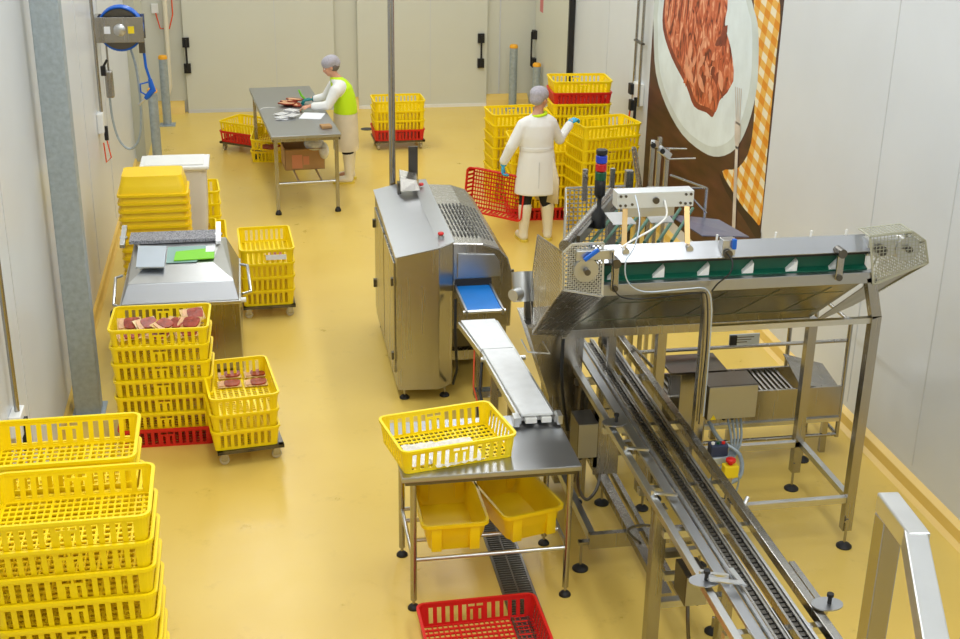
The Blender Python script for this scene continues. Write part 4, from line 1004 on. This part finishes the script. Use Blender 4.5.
MB().tube([(-1.04,13.42,2.05),(-1.03,13.42,1.85),(-1.0,13.42,1.73)], .014, 8).build('hose_end', M['blue'], t, smooth=True)
MB().tube([(-1.0,13.42,1.73),(-.99,13.42,1.66),(-.97,13.42,1.6)], [.02,.028,.026], 10).tube([(-.98,13.42,1.62),(-1.03,13.42,1.56),(-1.06,13.42,1.53)], [.03,.03,.02], 10).tube([(-1.02,13.42,1.7),(-1.1,13.42,1.68),(-1.1,13.42,1.6),(-1.05,13.42,1.57)], .009, 6).build('gun_body', M['blue'], t, smooth=True)
MB().cyl((-1.06,13.42,1.53),(-1.12,13.42,1.48),.01,8).cyl((-1.12,13.42,1.48),(-1.13,13.42,1.47),.018,8).build('nozzle', M['steelb'], t)
cable([(-1.17,13.5,2.02),(-1.13,13.5,1.8),(-1.12,13.5,1.4),(-1.16,13.5,1.1),(-1.26,13.5,.99),(-1.36,13.5,1.08),(-1.41,13.5,1.3),(-1.42,13.5,1.56)], .012, 'grey hose looping below the reel housing', M['galv'], 'hose')
t = thing('control_pendant', (-1.4,13.4,1.7), 'small grey steel fitting with black valve hanging under the hose reel', 'valve')
MB().box(-1.44,-1.36,13.38,13.46,1.55,1.83,.02).build('housing', M['steel'], t)
MB().box(-1.47,-1.42,13.36,13.4,1.78,1.88,.008).cyl((-1.46,13.38,1.84),(-1.4,13.38,1.94),.012,8).build('valve_handle', M['black'], t)
MB().cyl((-1.4,13.44,1.83),(-1.4,13.44,2.11),.01,8).build('riser', M['steel'], t)
def conduit(name, pts, r, label, m='steel', loc=None):
    return tag(MB().tube(pts, r, 10).build(name, M[m], smooth=True, loc=pts[0]), label, 'pipe')
conduit('wall_pipe', [(-1.46,13.0,1.5),(-1.46,13.0,5.9)], .016, 'thin steel pipe running up the left wall beside the hose reel')
conduit('wall_pipe', [(-1.46,7.25,.95),(-1.46,7.25,5.9)], .016, 'thin steel pipe running up the left wall at the frame edge')
t = thing('wall_socket', (-1.47,7.25,.8), 'grey wall socket with red cable low on the left wall at the frame edge', 'socket')
MB().box(-1.5,-1.43,7.16,7.34,.86,1.0,.01).build('socket_box', M['white'], t)
MB().box(-1.44,-1.41,7.22,7.28,.8,.95).cyl((-1.43,7.24,.7),(-1.43,7.24,.86),.018,10).build('plug', M['black'], t)
MB().tube([(-1.43,7.24,.7),(-1.43,7.2,.6),(-1.43,7.28,.55),(-1.43,7.3,.66)], .006, 6).build('plug_lead', M['orangec'], t)
t = thing('wall_socket', (-1.47,13.0,1.4), 'wall socket with orange lead on the left wall under the hose reel', 'socket')
MB().box(-1.5,-1.44,12.9,13.05,1.3,1.5,.01).build('socket_box', M['white'], t)
MB().cyl((-1.43,12.98,1.22),(-1.43,12.98,1.36),.02,10).build('plug', M['black'], t)
MB().tube([(-1.43,12.98,1.22),(-1.4,12.95,1.05),(-1.45,12.95,1.0),(-1.46,12.95,1.2)], .007, 6).build('plug_lead', M['orangec'], t)
tag(MB().box(-1.5,-1.46,10.45,10.6,1.5,1.9,.01).build('switch_box', M['white'], loc=(-1.48,10.5,1.7)), 'white switch box on the left wall behind the galvanised column', 'switch')
conduit('wall_pipe', [(-1.16,19.5,5.9),(-1.16,19.5,1.6),(-1.17,19.5,.52),(-1.17,19.5,.42),(-1.24,19.5,.2),(-1.24,19.5,.02)], .035, 'cream pipe running down the back wall left of the door', 'pvc')
t = thing('wall_socket', (-1.3,19.57,1.5), 'small wall socket with orange lead on the back wall by the cream pipe', 'socket')
MB().box(-1.36,-1.26,19.56,19.6,1.46,1.6,.01).build('socket_box', M['white'], t)
MB().tube([(-1.3,19.54,1.47),(-1.25,19.52,1.25),(-1.12,19.52,1.25),(-1.06,19.54,1.45),(-1.06,19.54,1.7)], .01, 6).build('plug_lead', M['orangec'], t)
tag(MB().box(-1.44,-1.1,19.585,19.6,1.7,2.0).build('wall_notice', M['paper'], loc=(-1.3,19.59,1.7)), 'white notice high on the back wall above the socket', 'notice')
conduit('wall_pipe', [(4.34,14.2,1.2),(4.34,14.2,5.9)], .016, 'left one of the two thin steel pipes beside the mural')
conduit('wall_pipe', [(4.34,13.98,1.2),(4.34,13.98,5.9)], .016, 'right one of the two thin steel pipes beside the mural')
t = thing('wall_socket', (4.36,14.1,1.3), 'twin wall socket with black plugs beside the mural', 'socket')
MB().box(4.33,4.4,13.98,14.22,1.2,1.45,.01).build('socket_box', M['white'], t)
MB().box(4.29,4.33,14.15,14.25,1.3,1.42).box(4.29,4.33,14.12,14.2,1.12,1.24).cyl((4.31,14.0,1.0),(4.31,14.0,1.3),.018,8).build('plug', M['black'], t)
MB().tube([(4.31,14.18,1.14),(4.3,14.2,.96),(4.31,14.22,.9)], .01, 6).build('plug_lead', M['orangec'], t)
MB().box(4.32,4.36,13.94,14.24,1.9,1.92).build('pipe_clamp', M['steeld'], t)
# bollards
for (x, y, h, lab) in ((3.95,19.19,1.0,'tall galvanised bollard with orange cap by the right end of the back doors'),(4.24,18.85,.78,'galvanised bollard with orange cap beside the right wall door'),(-1.2,18.76,1.0,'tall galvanised bollard with orange cap by the back left corner'),(-1.22,16.6,.98,'galvanised bollard with orange cap nearest the left wall column')):
    t = thing('bollard', (x,y,0), lab, 'bollard')
    MB().cyl((x,y,.01),(x,y,h-.03),.06,20).build('post', M['galv'], t, smooth=True)
    MB().lathe([(.063,h-.05),(.064,h-.02),(.05,h),(.0,h+.004)], (x,y,0), 20).build('cap', M['orange'], t, smooth=True)
    MB().box(x-.11,x+.11,y-.11,y+.11,0,.012).build('foot_plate', M['galv'], t)

# ------------------------------------------------------------------ far work table
TX, TY, TR = .2, 14.15, R(4.7)
t = local(thing('steel_table', (TX,TY,0), 'long stainless packing table at the back where the lime-vest woman works', 'table', None, TR))
MB().box(0,.78,0,2.65,.885,.92,.005).build('tabletop', M['steelm'], t)
MB().box(.01,.77,0.01,.03,.85,.885).box(.01,.77,2.62,2.64,.85,.885).box(.01,.03,.01,2.64,.85,.885).box(.75,.77,.01,2.64,.85,.885).build('apron_frame', M['steel'], t)
for x, y in ((.05,.06),(.73,.06),(.05,2.55),(.73,2.55)):
    MB().box(x-.02,x+.02,y-.02,y+.02,.06,.86).build('leg', M['steel'], t)
    f = MB().lathe([(.035,0),(.035,.02),(.02,.05),(.02,.06)], (x,y,0), 16).build('foot_cap', M['black'], t)
b = MB().cyl((.05,.06,.36),(.73,.06,.36),.016,10)
for x in (.3,.56): b.cyl((x,.06,.36),(x,1.2,.36),.013,8)
b.build('lower_rails', M['steelb'], t, smooth=True)
tm = Matrix.Translation((TX,TY,0)) @ Matrix.Rotation(TR, 4, 'Z')
def T(x, y, z): return tuple(tm @ Vector((x,y,z)))
t = local(thing('cardboard_box', T(.2,.55,.375), 'open brown cardboard box on the lower rails of the far table', 'box', None, TR))
MB().box(0,.46,0,.008,0,.24).box(0,.46,.4,.408,0,.24).box(0,.008,0,.4,0,.24).box(.452,.46,0,.4,0,.24).box(0,.46,0,.4,0,.01).build('box_body', M['card'], t)
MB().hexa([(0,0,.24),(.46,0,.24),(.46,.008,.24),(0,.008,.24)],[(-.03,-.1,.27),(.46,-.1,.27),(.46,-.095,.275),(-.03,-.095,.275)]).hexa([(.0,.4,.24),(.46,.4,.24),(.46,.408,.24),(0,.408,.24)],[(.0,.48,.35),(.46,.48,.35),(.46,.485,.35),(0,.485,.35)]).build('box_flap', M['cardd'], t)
MB().box(.08,.2,-.003,0,.02,.18).box(.21,.28,-.002,0,.06,.16).build('printed_label', mat('salmon_label', (214,140,100), .7), t)
t2 = local(thing('plastic_bag', T(.55,.5,.42), 'crumpled clear plastic liner spilling from the box under the far table', 'plastic bag', None, TR))
MB().ball((.0,.1,.25), .12, .15, .08, 14).ball((.1,.02,.18), .06, .08, .1, 12).build('crumpled_film', M['bag'], t2, smooth=True)
tag(MB().box(*[v for v in (0,.12,0,.12)], .0, .03, .004).build('small_carton', M['card'], loc=(0,0,0)), 'small brown carton at the near corner of the far table', 'carton')
bpy.data.objects['small_carton'].location = T(.6,.25,.921); bpy.data.objects['small_carton'].rotation_euler = (0,0,TR+.1)
rnd = random.Random(4)
for i in range(7):
    px, py = .28+rnd.uniform(-.09,.1), 1.0+rnd.uniform(-.2,.25)
    o = MB().box(-.08,.08,-.06,.06,0,.004,.0015).build('clear_pouch', M['bag'])
    o.location = T(px,py,.921+.0045*i); o.rotation_euler = (0,0,rnd.uniform(0,3)); tag(o, 'empty clear pouch in the loose pile on the far table', 'pouch', 'empty pouches on the far table')
o = MB().box(-.13,.13,-.16,.16,0,.003).build('paper_sheet', M['paper']); o.location = T(.58,.92,.921); o.rotation_euler = (0,0,-.25); tag(o, 'white sheet of paper on the far steel table', 'paper')
for i in range(6):
    px, py = .36+rnd.uniform(-.13,.13), 1.62+rnd.uniform(-.14,.16)
    q_ = local(thing('meat_slice', T(px,py,.921+.008*i), 'flat slice of red and pale meat heaped on the far table', 'meat', 'meat slices on the far table', rnd.uniform(0,3)))
    MB().prism(smoothpoly([(-.1,-.04),(0,-.06),(.09,-.03),(.11,.02),(.02,.05),(-.08,.04)],3), 'z', 0, .014).build('lean', M['meat'], q_, smooth=True)
    MB().prism(smoothpoly([(-.09,.0),(.0,-.01),(.09,.01),(.03,.045),(-.07,.035)],3), 'z', .012, .018).build('fat', M['meatp'], q_, smooth=True)
o = MB().tube([(-.1,-.05,0),(-.07,.02,0),(.0,.05,0),(.08,.03,0)], .004, 6).build('white_strap', M['white']); o.location = T(.12,1.4,.926); tag(o, 'thin white strap curled on the far table edge', 'strap')
for i in range(3):
    o = MB().prism(smoothpoly([(-.08,-.05),(.04,-.06),(.1,0),(.03,.05),(-.07,.04)],3), 'z', 0, .02).build('meat_scrap', M['meat']); o.location = (.2+.08*i, 16.32+.05*i, .25+.01*i); o.rotation_euler = (.2,.1,i); tag(o, 'brown meat scrap inside the tilted crate under the far table', 'meat', 'scraps in the tilted crate')

# ------------------------------------------------------------------ people
def remesh(o, vox, it=6, dec=None):
    m1 = o.modifiers.new('remesh', 'REMESH'); m1.mode = 'VOXEL'; m1.voxel_size = vox; m1.use_smooth_shade = True
    m2 = o.modifiers.new('smooth', 'SMOOTH'); m2.iterations = it; m2.factor = .5
    return o
def tline(b, pts, rads, seg=12):
    b.tube(pts, rads, seg)
    for p_, r_ in zip(pts, rads): b.ball(p_, r_*.99, seg=12)
def hand(b, wrist, d, n, side, grow=0., curl=.5, s=1.):
    """palm plus five fingers; d points along the forearm, n out of the back of the hand, side=+1/-1 puts the thumb"""
    d = Vector(d).normalized(); n = (Vector(n)-d*Vector(n).dot(d)).normalized(); u = d.cross(n)*side; w = Vector(wrist)
    rot = Matrix((u, d, n)).transposed()
    b.ball(w+d*.045*s, .042*s+grow, .055*s+grow, .017*s+grow, 12, rot)
    for k, (o_, L) in enumerate(((.03,.07),(.011,.08),(-.009,.075),(-.028,.058))):
        p = w+d*.085*s+u*o_*s; c = curl*(1+.12*k); pts = [p-d*.02]
        a = 0
        for j in range(3):
            pts.append(p); a += c*.6; p = p+(d*math.cos(a)-n*math.sin(a))*L*s/3
        pts.append(p); tline(b, pts, [r_*s+grow for r_ in (.010,.010,.009,.0085,.0075)], 8)
    p = w+d*.03*s+u*.032*s
    tline(b, [p, p+(u*.6+d*.6-n*.25)*.035*s, p+(u*.45+d*1.2-n*.5)*.05*s], [.013*s+grow, .011*s+grow, .009*s+grow], 8)
def head(b, c, face, tilt=0, s=1.):
    """skull, jaw, nose, ears, looking along face"""
    f = Vector((face[0], face[1], 0)).normalized(); l = Vector((-f.y, f.x, 0)); z = Vector((0,0,1))
    f2 = (f*math.cos(tilt)-z*math.sin(tilt)); z2 = (z*math.cos(tilt)+f*math.sin(tilt))
    rot = Matrix((l, f2, z2)).transposed(); c = Vector(c)
    P = lambda a, b_, c_: c+l*a*s+f2*b_*s+z2*c_*s
    b.ball(P(0,-.008,.025), .074*s, .094*s, .088*s, 20, rot)
    b.ball(P(0,.03,-.045), .055*s, .06*s, .06*s, 16, rot)
    b.ball(P(0,.06,-.085), .026*s, .022*s, .018*s, 12, rot)
    b.ball(P(0,.094,-.02), .012*s, .018*s, .02*s, 12, rot); b.ball(P(0,.086,.005), .009*s, .012*s, .025*s, 12, rot)
    b.ball(P(0,.08,-.05), .024*s, .012*s, .007*s, 12, rot); b.ball(P(0,.078,-.061), .02*s, .012*s, .007*s, 12, rot)
    b.ball(P(0,.074,.03), .045*s, .014*s, .01*s, 12, rot)
    for q in (-1, 1):
        b.ball(P(q*.075,-.005,-.01), .01*s, .02*s, .03*s, 12, rot); b.ball(P(q*.038,.062,-.03), .022*s, .02*s, .024*s, 12, rot)
    return P, rot
def eyes(P, rot, s, par):
    for q in (-1, 1):
        e = MB().ball(P(q*.03,.078,.005), .013*s, .009*s, .008*s, 12, rot).build('eye', M['white'], par, smooth='all')
        MB().ball(P(q*.03,.0855,.005), .005*s, .003*s, .005*s, 8, rot).build('iris', M['trouser'], e, smooth='all')
        MB().ball(P(q*.03,.083,.022), .016*s, .005*s, .0035*s, 8, rot).build('eyebrow', M['hair'], par, smooth='all')
    MB().ball(P(0,.0885,-.055), .02*s, .006*s, .003*s, 10, rot).build('mouth', M['pink'], par, smooth='all')
def boot(p, heading, top, lean=(0,0), rtop=.068):
    """rubber boot standing at p (heel centre)"""
    f = Vector((math.cos(heading), math.sin(heading), 0)); p = Vector(p); z = Vector((0,0,1)); l = Vector((lean[0], lean[1], 0))
    b = MB()
    tline(b, [p+z*.07, p+z*.12, p+z*.25+l*.5, p+z*top+l], [.05, .052, .062, rtop], 16)
    tline(b, [p+z*.055-f*.01, p+z*.05+f*.09, p+z*.043+f*.15], [.05, .045, .038], 14)
    return b
def sole(p, heading):
    f = Vector((math.cos(heading), math.sin(heading), 0)); s_ = Vector((-f.y, f.x, 0)); p = Vector(p)
    pts = [p+f*a+s_*c for a, c in ((-.07,.02),(-.07,-.02),(-.04,-.045),(.03,-.04),(.1,-.05),(.17,-.035),(.2,0),(.17,.035),(.1,.05),(.03,.04),(-.04,.045))]
    return MB().prism([(v.x, v.y) for v in pts], 'z', .0, .022)

# --- worker in white coat at the crate stacks, seen from behind
t = thing('person', (2.95,12.95,0), 'person in white coat and hair net gripping a crate, red crate at their side', 'person')
b = MB()
hc = (2.965,12.99,1.535)
tline(b, [(2.94,12.95,.88),(2.94,12.95,1.05),(2.92,12.95,1.2),(2.93,12.96,1.32),(2.955,12.975,1.42),(2.962,12.985,1.5)], [.11,.1,.1,.08,.05,.05])
tline(b, [(2.93,12.95,1.29),(2.79,12.95,1.27),(2.66,12.93,1.03),(2.59,12.98,.84)], [.055,.05,.04,.028])
tline(b, [(2.95,12.96,1.3),(3.08,12.97,1.28),(3.2,13.02,1.08),(3.34,13.12,1.245)], [.055,.05,.04,.028])
tline(b, [(2.87,12.95,.84),(2.83,12.95,.5),(2.82,12.94,.1)], [.085,.068,.045])
tline(b, [(3.0,12.95,.84),(3.05,12.97,.5),(3.09,12.96,.1)], [.085,.068,.045])
for p_, h_ in (((2.82,12.94,0), 1.75), ((3.09,12.96,0), 1.45)):
    q = Vector(p_); b.ball(q+Vector((.04*math.cos(h_), .07, .06)), .045, .09, .04, 12)
hand(b, (2.59,12.98,.84), (-.1,-.05,-1), (-1,.2,0), 1, 0, .9)
hand(b, (3.34,13.12,1.245), (.75,.6,.25), (-.1,-.2,1), -1, 0, .7)
PH, RH = head(b, hc, (.75,.66), .1)
body = remesh(b.build('body', M['skin'], t, smooth='all'), .009)
eyes(PH, RH, 1., body)
b = MB().ball(PH(0,-.02,.05), .098, .112, .085, 18, RH).ball(PH(0,-.06,.0), .08, .07, .07, 16, RH)
remesh(b.build('hair_net', M['net'], t, smooth='all'), .011, 4)
b = MB()
b.loft([((2.945,12.955,.53), .235,.16),((2.945,12.955,.75), .215,.15),((2.945,12.955,.95), .19,.135),((2.94,12.955,1.02), .178,.125),((2.935,12.955,1.15), .188,.128),((2.935,12.955,1.27), .195,.115),((2.945,12.965,1.345), .12,.085),((2.955,12.97,1.385), .07,.065)], 28)
tline(b, [(2.84,12.95,1.285),(2.79,12.95,1.26),(2.66,12.93,1.04),(2.595,12.975,.88)], [.08,.078,.06,.05])
tline(b, [(3.04,12.96,1.3),(3.08,12.97,1.275),(3.2,13.02,1.09),(3.32,13.1,1.22)], [.08,.078,.06,.048])
coat = remesh(b.build('lab_coat', M['coat'], t, smooth='all'), .013, 5)
MB().loft([((2.938,12.955,1.005),.184,.132),((2.938,12.955,1.04),.184,.132)], 28).build('waist_tie', M['white'], coat, smooth=True)
MB().box(2.937,2.943,12.8,12.81,.56,.9).build('coat_seam', mat('seam_shadow', (206,206,204), .9), coat)
remesh(MB().tube([(2.88+.075*(1+math.cos(a)), 12.965+.07*math.sin(a), 1.375+.015*math.cos(a*1)) for a in [2*math.pi*k/20 for k in range(21)]], .018, 8).build('lime_collar', M['vest'], t, smooth='all'), .01, 2)
b = MB().loft([((3.06,12.93,.44), .16,.03,-.9),((3.06,12.93,.7), .15,.03,-.8),((3.05,12.93,.98), .06,.03,-.7)], 20)
b.build('plastic_apron', M['apron'], t, smooth='all')
b = MB(); tline(b, [(2.86,12.95,.7),(2.835,12.95,.5),(2.825,12.945,.34)], [.095,.074,.062]); remesh(b.build('leggings', M['trouser'], t, smooth='all'), .012)
b = MB(); tline(b, [(3.02,12.955,.7),(3.05,12.96,.5),(3.08,12.96,.34)], [.095,.074,.062]); remesh(b.build('leggings', M['trouser'], t, smooth='all'), .012)
for p_, h_, ln in (((2.82,12.94,0), 1.75, (.01,0)), ((3.09,12.96,0), 1.45, (-.01,0))):
    o = remesh(boot(p_, h_, .38, ln, .074).build('rubber_boot', M['boot'], t, smooth='all'), .011, 4)
    sole(p_, h_).build('boot_sole', M['sole'], o)
b = MB(); hand(b, (2.59,12.98,.84), (-.1,-.05,-1), (-1,.2,0), 1, .0025, .9); b.cyl((2.595,12.975,.88),(2.59,12.98,.83),.034,12); remesh(b.build('glove', M['glove'], t, smooth='all'), .0065, 2)
b = MB(); hand(b, (3.34,13.12,1.245), (.75,.6,.25), (-.1,-.2,1), -1, .0025, .7); b.cyl((3.315,13.1,1.225),(3.34,13.12,1.25),.034,12); remesh(b.build('glove', M['glove'], t, smooth='all'), .0065, 2)
# the red crate held on edge
crate('r', (2.6, 13.2, .48), 'red vented crate held on its side by the worker in the white coat', None, rot=(R(86), R(3), R(-36)))

# --- worker in lime vest at the far table, facing left
t = thing('person', (1.12,15.5,0), 'person in lime vest and hair net working meat at the far steel table', 'person')
b = MB()
hc = (.955,15.5,1.425)
tline(b, [(1.15,15.52,.83),(1.14,15.52,1.0),(1.1,15.51,1.14),(1.05,15.5,1.24),(1.0,15.5,1.32),(.975,15.5,1.37)], [.11,.1,.1,.075,.052,.05])
tline(b, [(1.05,15.42,1.18),(1.0,15.345,1.16),(.9,15.3,.99),(.7,15.36,.985)], [.055,.05,.04,.028])
tline(b, [(1.05,15.58,1.18),(1.0,15.665,1.16),(.9,15.74,1.0),(.74,15.76,.985)], [.055,.05,.04,.028])
tline(b, [(1.13,15.45,.8),(1.13,15.42,.45),(1.14,15.42,.1)], [.085,.066,.045])
tline(b, [(1.13,15.6,.8),(1.14,15.62,.45),(1.18,15.62,.1)], [.085,.066,.045])
for q in ((1.14,15.42,0),(1.18,15.62,0)): b.ball((q[0]-.06,q[1],.055), .09,.042,.038, 12)
hand(b, (.7,15.36,.985), (-1,.1,-.12), (0,0,1), -1, 0, .6)
hand(b, (.74,15.76,.985), (-1,-.1,-.12), (0,0,1), 1, 0, .6)
PH, RH = head(b, hc, (-1,.0), .38, .97)
body = remesh(b.build('body', M['skin'], t, smooth='all'), .009)
eyes(PH, RH, .97, body)
MB().ball(PH(0,-.04,.0), .077,.08,.075, 16, RH).build('hair', M['hair'], t, smooth='all')
remesh(MB().ball(PH(0,-.02,.055), .096,.112,.082, 18, RH).ball(PH(0,-.07,.02), .075,.07,.07, 16, RH).build('hair_net', M['net'], t, smooth='all'), .011, 4)
b = MB()
b.loft([((1.13,15.52,.46), .145,.2),((1.13,15.52,.7), .14,.19),((1.13,15.52,.92), .125,.17),((1.11,15.52,1.05), .12,.165),((1.08,15.51,1.18), .115,.175),((1.04,15.5,1.265), .09,.12),((1.01,15.5,1.3), .06,.065)], 28)
tline(b, [(1.06,15.4,1.2),(1.0,15.34,1.16),(.9,15.3,1.0),(.74,15.35,.985)], [.08,.078,.06,.048])
tline(b, [(1.06,15.6,1.2),(1.0,15.67,1.16),(.9,15.73,1.01),(.78,15.755,.985)], [.08,.078,.06,.048])
remesh(b.build('lab_coat', M['coat'], t, smooth='all'), .013, 5)
b = MB().loft([((1.125,15.52,.86), .142,.188),((1.125,15.52,.95), .14,.182),((1.11,15.52,1.08), .135,.178),((1.08,15.51,1.19), .127,.17),((1.05,15.5,1.26), .1,.11),((1.015,15.5,1.305), .068,.072)], 28)
remesh(b.build('lime_vest', M['vest'], t, smooth='all'), .012, 3)
MB().loft([((1.12,15.51,.42), .16,.22),((1.12,15.51,.65), .155,.21),((1.125,15.52,.87), .146,.192)], 28, cap=False).build('plastic_apron', M['apron'], t, smooth='all')
for q in (15.42, 15.62):
    b = MB(); tline(b, [(1.15,q,.6),(1.135,q,.45),(1.14,q,.33)], [.09,.075,.066]); remesh(b.build('leggings', M['trouser'], t, smooth='all'), .012)
for p_, h_ in (((1.14,15.42,0), math.pi), ((1.18,15.62,0), math.pi-.2)):
    o = remesh(boot(p_, h_, .36, (0,0), .074).build('rubber_boot', M['boot'], t, smooth='all'), .011, 4)
    sole(p_, h_).build('boot_sole', M['sole'], o)
b = MB(); hand(b, (.74,15.76,.985), (-1,-.1,-.12), (0,0,1), 1, .0025, .6); b.cyl((.78,15.757,.985),(.74,15.76,.985),.034,12); remesh(b.build('glove', M['gloveg'], t, smooth='all'), .0065, 2)
o = MB().tube([(0,0,0),(-.05,.0,.05),(-.08,0,.12)], [.012,.014,.01], 8).build('knife_handle', M['leaf'], smooth=True); o.location = (.66,15.8,.97); tag(o, 'lime green tool handle held in the gloved hand at the far table', 'knife')
# ------------------------------------------------------------------ camera, light, colour
cam = bpy.data.cameras.new('camera'); co = bpy.data.objects.new('camera', cam); col.objects.link(co)
p, y, r = .3826, .1804, .0166
fw = Vector((math.sin(y)*math.cos(p), math.cos(y)*math.cos(p), -math.sin(p)))
rt = Vector((math.cos(y), -math.sin(y), 0)); up = rt.cross(fw)
Rx = rt*math.cos(r)+up*math.sin(r); Ux = -rt*math.sin(r)+up*math.cos(r)
co.matrix_world = Matrix(((Rx.x,Ux.x,-fw.x,0),(Rx.y,Ux.y,-fw.y,0),(Rx.z,Ux.z,-fw.z,4.4),(0,0,0,1)))
cam.sensor_width = 36; cam.lens = 1288*36/960; cam.clip_end = 100
scn.camera = co
def area(name, loc, sx, sy, power, colr=(1,1,1)):
    l = bpy.data.lights.new(name, 'AREA'); l.shape = 'RECTANGLE'; l.size = sx; l.size_y = sy; l.energy = power; l.color = colr
    o = bpy.data.objects.new(name, l); o.location = loc; col.objects.link(o); return o
for yy in (-.5, 3.5, 7.5, 11.5, 15.5, 18.6):
    for xx in (-.1, 3.0):
        area('ceiling_lamp', (xx, yy, 5.9), .5, 2.6 if yy < 18 else 1.4, 66 if yy < 18 else 36, (.95,.98,1.0))
w = bpy.data.worlds.new('world'); scn.world = w; w.use_nodes = True
w.node_tree.nodes['Background'].inputs[0].default_value = (.9,.95,1,1); w.node_tree.nodes['Background'].inputs[1].default_value = .5
scn.view_settings.view_transform = 'Standard'; scn.view_settings.look = 'None'; scn.view_settings.exposure = 0.0
for o in bpy.data.objects:
    if o.get('_local'): del o['_local']
